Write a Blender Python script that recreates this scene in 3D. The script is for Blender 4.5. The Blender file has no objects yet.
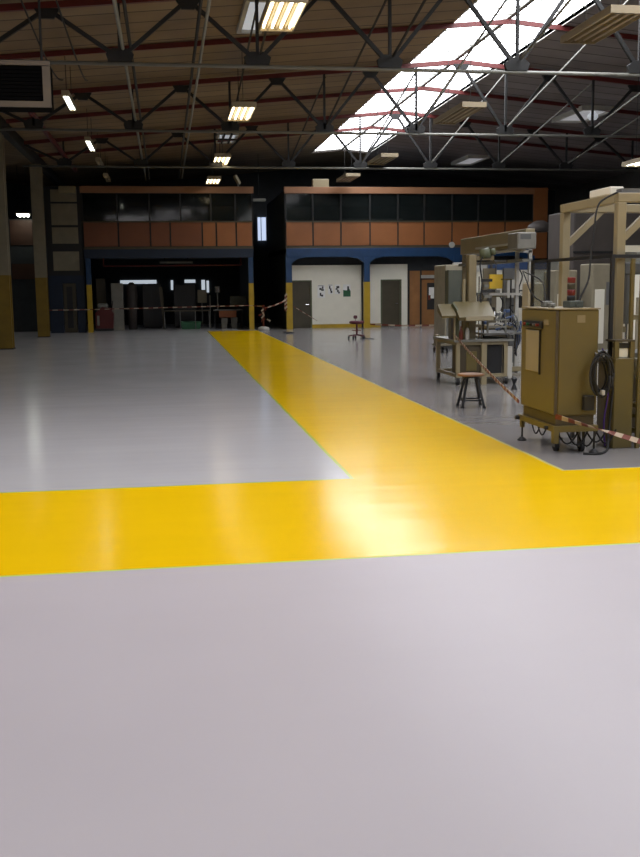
import bpy, math, random
from mathutils import Vector, Matrix
random.seed(7)
S = bpy.context.scene
C = S.collection
PI = math.pi

# ------------------------------------------------------------------ camera
cam = bpy.data.cameras.new('camera')
cam.sensor_fit = 'VERTICAL'; cam.sensor_height = 36.0
cam.lens = 36.0 * 1000.0 / 857.0
cam.clip_start = 0.05; cam.clip_end = 300
co = bpy.data.objects.new('camera', cam); C.objects.link(co)
co.matrix_world = Matrix(((0.9883642, 0.0320176, -0.14869798, 0),
                          (-0.15171561, 0.13752286, -0.97881042, 0),
                          (-0.01088979, 0.98998098, 0.14078024, 1.85),
                          (0, 0, 0, 1)))
S.camera = co

# ------------------------------------------------------------------ world, light, exposure
w = bpy.data.worlds.new('world'); S.world = w; w.use_nodes = True
wn = w.node_tree.nodes; wl = w.node_tree.links
bg = wn['Background']
bg.inputs['Color'].default_value = (0.80, 0.87, 1.0, 1); bg.inputs['Strength'].default_value = 3.0
S.view_settings.view_transform = 'Standard'; S.view_settings.look = 'None'
S.view_settings.exposure = 0.0; S.view_settings.gamma = 1.0
S.view_settings.use_curve_mapping = False
SKY_GLOW = 8.0        # daylight in the ridge glazing
TUBE = 9.0            # lit fluorescent tubes
NEAR_FILL = 560.0       # unseen area light added overhead to brighten the near floor
dl = bpy.data.lights.new('rooflight_daylight', 'AREA'); dl.shape = 'RECTANGLE'; dl.size = 7.3; dl.size_y = 9.3
dl.energy = NEAR_FILL; dl.color = (1.0, 0.955, 1.0)
do = bpy.data.objects.new('rooflight_daylight', dl); C.objects.link(do)
do.location = (-0.45, 8.85, 7.27); do.rotation_euler = (0, -math.atan(0.092), 0)

# ------------------------------------------------------------------ materials
def mat(name, col, rough=0.6, metal=0.0, var=0.12, scale=3.0, spec=0.5, emit=None, strength=0.0, bump=0.0):
    m = bpy.data.materials.new(name); m.use_nodes = True
    n = m.node_tree.nodes; l = m.node_tree.links; b = n['Principled BSDF']
    b.inputs['Roughness'].default_value = rough; b.inputs['Metallic'].default_value = metal
    b.inputs['Specular IOR Level'].default_value = spec
    tc = n.new('ShaderNodeTexCoord'); nz = n.new('ShaderNodeTexNoise')
    nz.inputs['Scale'].default_value = scale; nz.inputs['Detail'].default_value = 4
    l.new(tc.outputs['Object'], nz.inputs['Vector'])
    r = n.new('ShaderNodeValToRGB')
    r.color_ramp.elements[0].position = 0.3; r.color_ramp.elements[1].position = 0.7
    r.color_ramp.elements[0].color = tuple(c * (1 - var) for c in col) + (1,)
    r.color_ramp.elements[1].color = tuple(min(1, c * (1 + var)) for c in col) + (1,)
    l.new(nz.outputs['Fac'], r.inputs['Fac']); l.new(r.outputs['Color'], b.inputs['Base Color'])
    if bump:
        bp = n.new('ShaderNodeBump'); bp.inputs['Strength'].default_value = bump; bp.inputs['Distance'].default_value = 0.01
        l.new(nz.outputs['Fac'], bp.inputs['Height']); l.new(bp.outputs['Normal'], b.inputs['Normal'])
    if emit:
        b.inputs['Emission Color'].default_value = tuple(emit) + (1,); b.inputs['Emission Strength'].default_value = strength
    return m

M = {}
def dm(k, *a, **kw): M[k] = mat(k, *a, **kw)
dm('dark_steel', (0.010, 0.010, 0.010), 0.65, 0.0)
dm('grey_steel', (0.20, 0.20, 0.175), 0.45, 0.2)
dm('red_steel', (0.10, 0.010, 0.009), 0.5)
dm('pale_frame', (0.22, 0.18, 0.10), 0.5)
dm('tan_metal', (0.125, 0.095, 0.027), 0.42, var=0.06)
dm('tan_dark', (0.06, 0.045, 0.022), 0.5)
dm('beige_metal', (0.27, 0.225, 0.13), 0.5, var=0.06)
dm('white_metal', (0.45, 0.44, 0.40), 0.4, var=0.05)
dm('grey_metal', (0.11, 0.11, 0.105), 0.45)
dm('chrome', (0.6, 0.6, 0.6), 0.2, 1.0)
dm('black', (0.012, 0.012, 0.013), 0.5)
dm('rubber', (0.015, 0.015, 0.015), 0.8)
dm('purple', (0.08, 0.03, 0.22), 0.5)
dm('blue_paint', (0.005, 0.038, 0.11), 0.45)
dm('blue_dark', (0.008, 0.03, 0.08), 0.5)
dm('blue_soft', (0.05, 0.09, 0.2), 0.5)
dm('yellow_paint', (0.42, 0.27, 0.010), 0.4)
dm('yellow_sign', (0.75, 0.50, 0.04), 0.5)
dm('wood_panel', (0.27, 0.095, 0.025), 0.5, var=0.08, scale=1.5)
dm('wood_fascia', (0.28, 0.13, 0.06), 0.5, var=0.06)
dm('wood_light', (0.27, 0.12, 0.035), 0.5)
dm('stool_wood', (0.26, 0.12, 0.045), 0.45)
dm('door_brown', (0.055, 0.045, 0.025), 0.4)
dm('wall_paint', (0.74, 0.71, 0.60), 0.55, var=0.03)
dm('dull_white', (0.22, 0.21, 0.18), 0.5)
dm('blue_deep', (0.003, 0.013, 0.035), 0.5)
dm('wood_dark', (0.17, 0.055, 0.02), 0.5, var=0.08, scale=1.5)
dm('yellow_old', (0.20, 0.125, 0.008), 0.5)
dm('cream_machine', (0.36, 0.32, 0.23), 0.5)
dm('brown_grey', (0.055, 0.045, 0.04), 0.6)
dm('heater_frame', (0.12, 0.09, 0.055), 0.5)
dm('matte_black', (0.004, 0.004, 0.004), 0.95, spec=0.05)
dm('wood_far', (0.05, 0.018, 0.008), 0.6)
dm('concrete', (0.23, 0.20, 0.135), 0.7, var=0.1)
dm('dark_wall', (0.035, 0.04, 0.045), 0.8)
dm('side_wall', (0.10, 0.095, 0.09), 0.8)
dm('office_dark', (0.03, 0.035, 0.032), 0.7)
dm('red_paint', (0.09, 0.008, 0.008), 0.4)
dm('tape_red', (0.14, 0.026, 0.012), 0.5)
dm('tape_white', (0.40, 0.32, 0.23), 0.5)
dm('paper', (0.75, 0.75, 0.72), 0.7)
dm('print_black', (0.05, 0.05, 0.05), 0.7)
dm('green', (0.015, 0.10, 0.04), 0.5)
dm('green_grey', (0.07, 0.08, 0.065), 0.6)
dm('olive', (0.09, 0.10, 0.05), 0.5)
dm('orange_box', (0.30, 0.09, 0.03), 0.6)
dm('chair_red', (0.09, 0.01, 0.02), 0.6)
dm('gloss_yellow', (0.80, 0.52, 0.01), 0.3)
dm('beacon_red', (0.16, 0.02, 0.012), 0.3)
dm('tube_warm', (0.9, 0.88, 0.8), 0.3, emit=(1.0, 0.86, 0.58), strength=TUBE)
dm('tube_cool', (0.9, 0.9, 0.86), 0.3, emit=(0.95, 1.0, 0.86), strength=TUBE)
dm('tube_off', (0.52, 0.44, 0.32), 0.3)
dm('reflector', (0.30, 0.24, 0.15), 0.35, var=0.04)
dm('daylight_pane', (0.8, 0.82, 0.85), 0.4, emit=(0.93, 0.95, 1.0), strength=SKY_GLOW, var=0.02)
dm('translucent_sheet', (0.75, 0.77, 0.8), 0.4, var=0.03)
dm('hatch_pane', (0.7, 0.72, 0.75), 0.4, emit=(0.85, 0.92, 1.0), strength=0.32)
dm('hatch_dim', (0.55, 0.55, 0.56), 0.4, emit=(0.9, 0.9, 0.95), strength=0.25)
dm('window_day', (0.7, 0.74, 0.8), 0.4, emit=(0.62, 0.74, 1.0), strength=0.9)
dm('window_far', (0.7, 0.74, 0.8), 0.4, emit=(0.8, 0.9, 1.0), strength=0.55)

def glass(name, col, rough=0.05, alpha=0.35):
    m = bpy.data.materials.new(name); m.use_nodes = True
    n = m.node_tree.nodes; l = m.node_tree.links
    for x in list(n): n.remove(x)
    out = n.new('ShaderNodeOutputMaterial'); mix = n.new('ShaderNodeMixShader')
    tr = n.new('ShaderNodeBsdfTransparent'); gl = n.new('ShaderNodeBsdfPrincipled')
    tr.inputs['Color'].default_value = (0.8, 0.83, 0.82, 1)
    gl.inputs['Base Color'].default_value = tuple(col) + (1,); gl.inputs['Roughness'].default_value = rough
    nz = n.new('ShaderNodeTexNoise'); nz.inputs['Scale'].default_value = 2.0
    mp = n.new('ShaderNodeMapRange'); mp.inputs['To Min'].default_value = alpha * 0.85; mp.inputs['To Max'].default_value = alpha * 1.15
    l.new(nz.outputs['Fac'], mp.inputs['Value']); l.new(mp.outputs['Result'], mix.inputs['Fac'])
    l.new(tr.outputs[0], mix.inputs[1]); l.new(gl.outputs[0], mix.inputs[2]); l.new(mix.outputs[0], out.inputs['Surface'])
    return m
M['window_glass'] = glass('window_glass', (0.012, 0.016, 0.016), 0.06, 0.6)
M['guard_glass'] = glass('guard_glass', (0.16, 0.15, 0.13), 0.15, 0.22)

def nmath(n, l, op, a, b=None, c=None):
    x = n.new('ShaderNodeMath'); x.operation = op
    for i, v in enumerate((a, b, c)):
        if v is None: continue
        if isinstance(v, (int, float)): x.inputs[i].default_value = v
        else: l.new(v, x.inputs[i])
    return x.outputs[0]

def floor_material():
    m = bpy.data.materials.new('painted_floor'); m.use_nodes = True
    n = m.node_tree.nodes; l = m.node_tree.links; b = n['Principled BSDF']
    geo = n.new('ShaderNodeNewGeometry'); sep = n.new('ShaderNodeSeparateXYZ'); l.new(geo.outputs['Position'], sep.inputs[0])
    X, Y = sep.outputs[0], sep.outputs[1]
    wob = n.new('ShaderNodeTexNoise'); wob.inputs['Scale'].default_value = 1.3; l.new(geo.outputs['Position'], wob.inputs['Vector'])
    wv = nmath(n, l, 'MULTIPLY', nmath(n, l, 'SUBTRACT', wob.outputs['Fac'], 0.5), 0.03)
    Xw = nmath(n, l, 'ADD', X, wv); Yw = nmath(n, l, 'ADD', Y, wv)
    def box(x0, x1, y0, y1):
        a = nmath(n, l, 'MULTIPLY', nmath(n, l, 'GREATER_THAN', Xw, x0), nmath(n, l, 'LESS_THAN', Xw, x1))
        c = nmath(n, l, 'MULTIPLY', nmath(n, l, 'GREATER_THAN', Yw, y0), nmath(n, l, 'LESS_THAN', Yw, y1))
        return nmath(n, l, 'MULTIPLY', a, c)
    x0, x1, y0, y1 = 1.75, 3.87, 6.58, 9.36
    yel = nmath(n, l, 'MAXIMUM', box(x0, x1, y0, 43.2), box(-30, 30, y0, y1))
    e = 0.030
    lime = nmath(n, l, 'MAXIMUM', box(x0 - e, x0 + .005, y1, 43.2), box(-30, 30, y0 - e, y0))
    lime = nmath(n, l, 'MAXIMUM', lime, box(-30, x0, y1, y1 + e))
    pale = nmath(n, l, 'MAXIMUM', box(x1 - .005, x1 + e, y1, 43.2), box(x1, 30, y1, y1 + e))
    new = nmath(n, l, 'LESS_THAN', Y, y0)
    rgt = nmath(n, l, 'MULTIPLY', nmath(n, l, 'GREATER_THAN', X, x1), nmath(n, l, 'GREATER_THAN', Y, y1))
    nz = n.new('ShaderNodeTexNoise'); nz.inputs['Scale'].default_value = 0.8; nz.inputs['Detail'].default_value = 5
    l.new(geo.outputs['Position'], nz.inputs['Vector'])
    def col(c): x = n.new('ShaderNodeRGB'); x.outputs[0].default_value = tuple(c) + (1,); return x.outputs[0]
    def mix(f, a, c, t='MIX'):
        x = n.new('ShaderNodeMix'); x.data_type = 'RGBA'; x.blend_type = t
        if isinstance(f, float): x.inputs[0].default_value = f
        else: l.new(f, x.inputs[0])
        l.new(a, x.inputs[6]); l.new(c, x.inputs[7]); return x.outputs[2]
    base = mix(rgt, col((0.54, 0.54, 0.56)), col((0.27, 0.26, 0.26)))  # right side: older darker grey, lowered further for shadow around the machines
    base = mix(new, base, col((0.50, 0.47, 0.50)))
    base = mix(yel, base, col((0.92, 0.58, 0.002)))
    base = mix(lime, base, col((0.52, 0.62, 0.08)))
    base = mix(pale, base, col((0.72, 0.66, 0.22)))
    ramp = n.new('ShaderNodeValToRGB'); l.new(nz.outputs['Fac'], ramp.inputs['Fac'])
    ramp.color_ramp.elements[0].position = .3; ramp.color_ramp.elements[1].position = .7
    ramp.color_ramp.elements[0].color = (.96, .96, .96, 1); ramp.color_ramp.elements[1].color = (1, 1, 1, 1)
    base = mix(1.0, base, ramp.outputs['Color'], 'MULTIPLY')
    l.new(base, b.inputs['Base Color'])
    # slow trowel waves across the aisle, longer in x than in y
    mp = n.new('ShaderNodeMapping'); mp.inputs['Scale'].default_value = (0.28, 2.2, 1); l.new(geo.outputs['Position'], mp.inputs['Vector'])
    n2 = n.new('ShaderNodeTexNoise'); n2.inputs['Scale'].default_value = 1.2; n2.inputs['Detail'].default_value = 1; l.new(mp.outputs[0], n2.inputs['Vector'])
    n3 = n.new('ShaderNodeTexNoise'); n3.inputs['Scale'].default_value = 60; n3.inputs['Detail'].default_value = 2; l.new(geo.outputs['Position'], n3.inputs['Vector'])
    h = nmath(n, l, 'ADD', nmath(n, l, 'MULTIPLY', n2.outputs['Fac'], 1.0), nmath(n, l, 'MULTIPLY', n3.outputs['Fac'], 0.012))
    bp = n.new('ShaderNodeBump'); bp.inputs['Strength'].default_value = 0.40; bp.inputs['Distance'].default_value = 0.008
    l.new(h, bp.inputs['Height']); l.new(bp.outputs['Normal'], b.inputs['Normal'])
    rr = n.new('ShaderNodeMapRange'); rr.inputs['To Min'].default_value = 0.14; rr.inputs['To Max'].default_value = 0.19
    l.new(nz.outputs['Fac'], rr.inputs['Value'])
    fresh = nmath(n, l, 'MULTIPLY', new, 0.22)
    l.new(nmath(n, l, 'ADD', rr.outputs['Result'], fresh), b.inputs['Roughness'])
    l.new(nmath(n, l, 'SUBTRACT', 0.5, nmath(n, l, 'MULTIPLY', yel, 0.28)), b.inputs['Specular IOR Level'])
    return m
M['painted_floor'] = floor_material()

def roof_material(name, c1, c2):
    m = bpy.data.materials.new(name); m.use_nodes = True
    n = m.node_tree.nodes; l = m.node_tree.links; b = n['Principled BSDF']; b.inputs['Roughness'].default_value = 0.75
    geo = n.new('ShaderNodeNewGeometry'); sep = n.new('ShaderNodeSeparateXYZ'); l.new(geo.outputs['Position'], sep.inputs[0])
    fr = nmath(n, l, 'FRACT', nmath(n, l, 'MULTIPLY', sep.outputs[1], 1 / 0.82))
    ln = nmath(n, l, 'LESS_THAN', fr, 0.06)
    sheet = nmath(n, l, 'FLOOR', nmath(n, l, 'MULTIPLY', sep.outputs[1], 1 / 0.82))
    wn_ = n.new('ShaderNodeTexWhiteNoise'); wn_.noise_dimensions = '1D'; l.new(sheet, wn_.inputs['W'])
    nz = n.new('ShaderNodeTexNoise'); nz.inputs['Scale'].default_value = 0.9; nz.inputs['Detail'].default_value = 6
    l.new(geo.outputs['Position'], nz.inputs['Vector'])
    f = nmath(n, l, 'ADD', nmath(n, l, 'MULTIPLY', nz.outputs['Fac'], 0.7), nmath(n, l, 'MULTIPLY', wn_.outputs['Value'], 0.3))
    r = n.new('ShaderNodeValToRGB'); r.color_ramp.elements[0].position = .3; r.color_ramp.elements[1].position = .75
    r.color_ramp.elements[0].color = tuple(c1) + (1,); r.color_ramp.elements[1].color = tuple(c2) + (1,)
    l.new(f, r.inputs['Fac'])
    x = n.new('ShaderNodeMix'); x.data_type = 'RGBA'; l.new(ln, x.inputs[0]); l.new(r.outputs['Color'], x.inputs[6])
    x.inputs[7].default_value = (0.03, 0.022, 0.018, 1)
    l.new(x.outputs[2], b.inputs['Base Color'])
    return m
M['roof_sheet'] = roof_material('roof_sheet', (0.19, 0.13, 0.075), (0.28, 0.20, 0.12))  # brown carries the warm glow of the lamps, mixed into the colour
M['roof_sheet_grey'] = roof_material('roof_sheet_grey', (0.19, 0.165, 0.165), (0.29, 0.26, 0.26))  # same sheeting, greyed in colour for the skylight falling on it

# ------------------------------------------------------------------ mesh building
class MB:
    def __init__(s): s.v = []; s.f = []; s.mi = []
    def add(s, vs, fs, mi=0):
        k = len(s.v); s.v += [Vector(v) for v in vs]
        for f in fs: s.f.append([k + i for i in f]); s.mi.append(mi)
        return s
    def box(s, x0, x1, y0, y1, z0, z1, mi=0, bev=0.0):
        if bev > 0:
            b = min(bev, (x1 - x0) * .45, (y1 - y0) * .45, (z1 - z0) * .45)
            ring = [(x0 + b, y0), (x1 - b, y0), (x1, y0 + b), (x1, y1 - b), (x1 - b, y1), (x0 + b, y1), (x0, y1 - b), (x0, y0 + b)]
            inn = [(x0 + b, y0 + b), (x1 - b, y0 + b), (x1 - b, y0 + b), (x1 - b, y1 - b), (x1 - b, y1 - b), (x0 + b, y1 - b), (x0 + b, y1 - b), (x0 + b, y0 + b)]
            vs = []
            def mid(t): return [(a[0] * (1 - t) + c[0] * t, a[1] * (1 - t) + c[1] * t) for a, c in zip(ring, inn)]
            for z, t in ((z0, .8), (z0 + b, 0), (z1 - b, 0), (z1, .8)): vs += [(p[0], p[1], z) for p in mid(t)]
            fs = [list(range(7, -1, -1)), [24 + i for i in range(8)]]
            for r in range(3):
                for i in range(8): j = (i + 1) % 8; fs.append([r * 8 + i, r * 8 + j, (r + 1) * 8 + j, (r + 1) * 8 + i])
            return s.add(vs, fs, mi)
        return s.add([(x0, y0, z0), (x1, y0, z0), (x1, y1, z0), (x0, y1, z0), (x0, y0, z1), (x1, y0, z1), (x1, y1, z1), (x0, y1, z1)],
                     [(0, 3, 2, 1), (4, 5, 6, 7), (0, 1, 5, 4), (1, 2, 6, 5), (2, 3, 7, 6), (3, 0, 4, 7)], mi)
    def bar(s, p, q, wd, ht=None, mi=0):
        p = Vector(p); q = Vector(q); ht = ht or wd; d = (q - p).normalized()
        up = Vector((0, 0, 1)) if abs(d.z) < .95 else Vector((0, 1, 0))
        a = d.cross(up).normalized() * wd / 2; b = a.cross(d).normalized() * ht / 2
        vs = [p - a - b, p + a - b, p + a + b, p - a + b, q - a - b, q + a - b, q + a + b, q - a + b]
        return s.add(vs, [(0, 3, 2, 1), (4, 5, 6, 7), (0, 1, 5, 4), (1, 2, 6, 5), (2, 3, 7, 6), (3, 0, 4, 7)], mi)
    def tube(s, pts, r, n=8, mi=0, r2=None):
        pts = [Vector(p) for p in pts]; m = len(pts); k = len(s.v)
        for i, p in enumerate(pts):
            d = (pts[min(i + 1, m - 1)] - pts[max(i - 1, 0)]).normalized()
            up = Vector((0, 0, 1)) if abs(d.z) < .9 else Vector((0, 1, 0))
            a = d.cross(up).normalized(); b = a.cross(d)
            rr = r if r2 is None else r + (r2 - r) * i / (m - 1)
            for j in range(n):
                t = 2 * PI * j / n; s.v.append(p + a * rr * math.cos(t) + b * rr * math.sin(t))
        for i in range(m - 1):
            for j in range(n):
                j2 = (j + 1) % n
                s.f.append([k + i * n + j, k + i * n + j2, k + (i + 1) * n + j2, k + (i + 1) * n + j]); s.mi.append(mi)
        s.f.append([k + j for j in range(n)][::-1]); s.mi.append(mi)
        s.f.append([k + (m - 1) * n + j for j in range(n)]); s.mi.append(mi)
        return s
    def lathe(s, c, prof, n=20, mi=0):     # prof: (r, z)
        k = len(s.v); c = Vector(c)
        for r, z in prof:
            for j in range(n): t = 2 * PI * j / n; s.v.append(c + Vector((r * math.cos(t), r * math.sin(t), z)))
        for i in range(len(prof) - 1):
            for j in range(n):
                j2 = (j + 1) % n; s.f.append([k + i * n + j, k + i * n + j2, k + (i + 1) * n + j2, k + (i + 1) * n + j]); s.mi.append(mi)
        s.f.append([k + j for j in range(n)][::-1]); s.mi.append(mi)
        s.f.append([k + (len(prof) - 1) * n + j for j in range(n)]); s.mi.append(mi)
        return s
    def prism(s, poly, axis, a0, a1, mi=0):  # polygon in the two other axes, extruded along axis
        n = len(poly); vs = []
        for a in (a0, a1):
            for p in poly:
                vs.append((a, p[0], p[1]) if axis == 'x' else (p[0], a, p[1]) if axis == 'y' else (p[0], p[1], a))
        fs = [list(range(n))[::-1], [n + i for i in range(n)]] + [[i, (i + 1) % n, n + (i + 1) % n, n + i] for i in range(n)]
        return s.add(vs, fs, mi)

def obj(name, mb, m, parent=None, label=None, smooth=False, origin=None):
    off = Vector((0, 0, 0))
    if parent is not None:
        p = parent
        while p is not None: off += p.location; p = p.parent
    org = Vector(origin) if origin is not None else Vector((0, 0, 0))
    me = bpy.data.meshes.new(name)
    me.from_pydata([v - off - (org if parent is None else Vector((0, 0, 0))) for v in mb.v], [], mb.f)
    for x in (m if isinstance(m, (list, tuple)) else [m]): me.materials.append(M[x])
    me.polygons.foreach_set('material_index', mb.mi)
    import bmesh
    bm = bmesh.new(); bm.from_mesh(me); bmesh.ops.recalc_face_normals(bm, faces=bm.faces); bm.to_mesh(me); bm.free()
    if smooth:
        me.polygons.foreach_set('use_smooth', [len(p.vertices) == 4 for p in me.polygons])
    me.update()
    o = bpy.data.objects.new(name, me); C.objects.link(o)
    if parent is not None: o.parent = parent
    else: o.location = org
    if label: o['label'] = label
    return o

def tag(o, label, cat, group=None):
    o['label'] = label; o['category'] = cat
    if group: o['group'] = group
    return o
def thing(name, label, cat, loc=(0, 0, 0), group=None):
    o = bpy.data.objects.new(name, None); o.empty_display_size = .1; C.objects.link(o); o.location = loc
    return tag(o, label, cat, group)
def single(name, mb, m, label, cat, group=None, origin=(0, 0, 0), smooth=False):
    return tag(obj(name, mb, m, None, None, smooth, origin), label, cat, group)
def struct(name, mb, m, parent=None, **kw):
    o = obj(name, mb, m, parent, **kw)
    if parent is None: o['kind'] = 'structure'
    return o
def copy_tree(o, parent=None):
    c = o.copy(); C.objects.link(c); c.parent = parent
    for ch in list(o.children): copy_tree(ch, c)
    return c
def dup(root, delta, label, group=None):
    c = copy_tree(root); c.location = root.location + Vector(delta); c['label'] = label
    if group: c['group'] = group
    return c

# ------------------------------------------------------------------ the hall
RX, RZ, RS = 8.4, 8.15, 0.092
def zr(x): return RZ - RS * abs(x - RX) if x > -4.7 else 6.945 + 0.10 * (-4.7 - x)
Y0, Y1, SKE = -12.0, 54.0, 47.6
SL, SR = 6.98, 9.68
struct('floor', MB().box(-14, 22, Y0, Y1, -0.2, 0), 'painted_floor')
def slab(x0, x1, y0, y1, t=.14):
    return MB().prism([(x0, zr(x0)), (x1, zr(x1)), (x1, zr(x1) + t), (x0, zr(x0) + t)], 'y', y0, y1)
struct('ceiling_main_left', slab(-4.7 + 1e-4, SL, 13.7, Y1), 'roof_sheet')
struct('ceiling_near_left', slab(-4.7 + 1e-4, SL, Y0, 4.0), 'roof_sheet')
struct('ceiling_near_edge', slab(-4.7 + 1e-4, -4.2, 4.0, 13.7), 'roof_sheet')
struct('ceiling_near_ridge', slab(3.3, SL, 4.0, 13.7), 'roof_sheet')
struct('window_9', slab(-4.2, 3.3, 4.0, 13.7, .05), 'translucent_sheet')  # unseen roof pane added above the near fill light
struct('ceiling_main_right', slab(SR, 21.6, Y0, Y1), 'roof_sheet_grey')
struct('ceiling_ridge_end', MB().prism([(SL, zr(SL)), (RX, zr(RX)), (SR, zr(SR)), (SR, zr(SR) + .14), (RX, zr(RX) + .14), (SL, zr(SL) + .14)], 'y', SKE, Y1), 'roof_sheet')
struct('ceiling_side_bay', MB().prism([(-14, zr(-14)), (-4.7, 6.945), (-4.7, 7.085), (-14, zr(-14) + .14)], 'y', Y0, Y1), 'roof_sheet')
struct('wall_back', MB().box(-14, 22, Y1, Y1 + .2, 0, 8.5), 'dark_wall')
struct('wall_left', MB().box(-14.2, -14, Y0, Y1, 0, 8.5), 'side_wall')
struct('wall_right', MB().box(21.5, 21.7, Y0, Y1, 0, 8.5), 'side_wall')
fw = MB().box(-14, 21.5, Y0 - .2, Y0, 0, 8.5)
struct('wall_front', fw, 'side_wall')

# ridge rooflight
sk = bpy.data.objects.new('window_1', None); C.objects.link(sk); sk['kind'] = 'structure'
for x0, x1 in ((SL, RX - .06), (RX + .06, SR)):
    p = MB(); p.prism([(x0, zr(x0) + .10), (x1, zr(x1) + .10), (x1, zr(x1) + .13), (x0, zr(x0) + .13)], 'y', Y0, SKE)
    o = obj('window_pane', p, 'daylight_pane', sk)
b = MB()
y = Y0
while y < SKE:
    b.bar((SL, y, zr(SL) + .07), (RX, y, zr(RX) + .07), .02, .03); b.bar((RX, y, zr(RX) + .07), (SR, y, zr(SR) + .07), .02, .03)
    y += .62
b.bar((RX, Y0, zr(RX) + .08), (RX, SKE, zr(RX) + .08), .12, .1)
obj('window_frame', b, 'grey_steel', sk)
k = MB(); k.box(SL - .04, SL, Y0, SKE, zr(SL) - .02, zr(SL) + .16); k.box(SR, SR + .04, Y0, SKE, zr(SR) - .02, zr(SR) + .16)
obj('window_sill', k, 'white_metal', sk)

# ------------------------------------------------------------------ roof steel
XT = [-4.6, -2.0, .6, 3.2, 5.8, 8.4, 11.0, 13.6, 16.2, 18.8, 21.4]
XB = [-3.3, -.7, 1.9, 4.5, 7.1, 9.7, 12.3, 14.9, 17.5, 20.1]
ZB = 6.08
def zt(x): return zr(x) - .13
def truss(Y, label):
    t = thing('roof_truss', label, 'roof truss', (RX, Y, ZB), 'steel roof trusses')
    obj('bottom_chord', MB().tube([(-4.7, Y, ZB - .03), (21.5, Y, ZB - .03)], .036, 10), 'grey_steel', t, 'pale grey bottom chord pipe', True)
    obj('top_chord', MB().bar((-4.7, Y, zt(-4.7)), (RX, Y, zt(RX)), .1, .12).bar((RX, Y, zt(RX)), (21.5, Y, zt(21.5)), .1, .12), 'red_steel', t, 'dark red top chord')
    for i, xb in enumerate(XB):
        for xt in (XT[i], XT[i + 1]):
            obj('web_bar', MB().bar((xb, Y, ZB + .06), (xt, Y, zt(xt) - .06), .075, .075), 'dark_steel', t)
        obj('web_post', MB().bar((xb, Y - .02, ZB + .06), (xb, Y - .02, zt(xb) - .05), .06, .06), 'dark_steel', t)
        obj('gusset_plate', MB().prism([(xb - .22, ZB), (xb + .22, ZB), (xb + .26, ZB + .14), (xb + .13, ZB + .24), (xb - .13, ZB + .24), (xb - .26, ZB + .14)], 'y', Y - .05, Y + .03), 'dark_steel', t)
    for xt in XT[1:-1]:
        obj('gusset_plate', MB().prism([(xt - .24, zt(xt) - .06), (xt + .24, zt(xt) - .06), (xt + .12, zt(xt) - .24), (xt - .12, zt(xt) - .24)], 'y', Y - .05, Y + .03), 'dark_steel', t)
    return t
TY = [11.8, 20.0, 28.2, 36.4]
truss(20.0, 'nearest visible steel roof truss crossing the top of the picture')
truss(28.2, 'second steel roof truss, between the nearest and the farthest trusses')
truss(36.4, 'farthest steel roof truss, just in front of the office block')
tn = {20.0: 'nearest', 28.2: 'second', 36.4: 'farthest'}
# longitudinal bracing between trusses
nth = ['over the left columns', 'left of the aisle', 'above the aisle', 'right of the lit lamp row', 'under the left edge of the rooflight',
       'under the right edge of the rooflight', 'above the tan control cabinet', 'over the right machines']
for a_, b_ in ((11.8, 20.0), (20.0, 28.2), (28.2, 36.4)):
    for i, xb in enumerate(XB[:8]):
        if i < 2 or (a_ == 11.8 and i == 7) or (a_ == 28.2 and i == 2): continue
        m = MB().bar((xb + .05, b_ - .08, ZB + .2), (xb + .05, a_ + .1, zt(xb) - .1), .035, .035)
        single('diagonal_brace', m, 'grey_steel' if i > 3 else 'dark_steel', 'sloping roof brace %s, down to the %s truss' % (nth[i], tn[b_]), 'brace', 'sloping braces between trusses', origin=(xb, b_, ZB))
# red rafters halfway between trusses, and one ahead of the first truss row
for Yr, lb in ((15.9, 'nearest thin red rafter'), (24.1, 'thin red rafter between the nearest and second trusses'), (32.3, 'thin red rafter between the second and farthest trusses'), (40.3, 'thin red rafter behind the farthest truss')):
    m = MB()
    m.bar((-4.58, Yr, zt(-4.58) + .06), (RX, Yr, zt(RX) + .06), .07, .11).bar((RX, Yr, zt(RX) + .06), (21.5, Yr, zt(21.5) + .06), .07, .11)
    single('rafter', m, 'red_steel', lb + ' under the roof sheets', 'rafter', 'red rafters', origin=(RX, Yr, zt(RX)))
# pipes along the hall
for i, (x, z, r, m_) in enumerate(((-.64, 6.32, .035, 'grey_steel'), (-.50, 6.36, .03, 'dark_steel'), (.72, 6.42, .03, 'dark_steel'), (.85, 6.40, .03, 'grey_steel'))):
    single('conduit', MB().tube([(x, 11, z), (x, 43.5, z)], r, 8), m_, ['pale conduit of the pair left of the aisle', 'dark conduit of the pair left of the aisle',
           'dark conduit of the pair nearest the lit lamp row', 'pale conduit of the pair nearest the lit lamp row'][i], 'conduit', 'conduits along the hall', origin=(x, 20, z), smooth=True)
m = MB().tube([(-3.3, 24, 6.42), (-3.3, 41, 6.42)], .075, 10)
single('sprinkler_pipe', m, 'red_paint', 'thick dark red pipe running away at upper left under the roof', 'pipe', origin=(-3.3, 30, 6.42), smooth=True)
m = MB().bar((-4.72, Y0 + .1, 6.75), (-4.72, 53.8, 6.75), .22, .34)
single('valley_girder', m, 'dark_steel', 'dark steel girder along the tops of the left columns', 'girder', origin=(-4.72, 20, 6.75))
# thin hanger cables catenary between roof and lamps
for i, (xa, ya) in enumerate(((-2.35, 18.0), (-1.75, 18.0))):
    pts = [(xa + .25 * math.sin(t / 10 * PI) * .5, ya + t * .85, 7.0 - 0.55 * math.sin(t / 10 * PI) - .0 * t) for t in range(11)]
    single('hanging_cable', MB().tube(pts, .018, 6), 'dark_steel', ['thin sagging cable over the left lamp row, the left one', 'thin sagging cable over the left lamp row, the right one'][i], 'cable', 'sagging cables', origin=pts[0], smooth=True)

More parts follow.
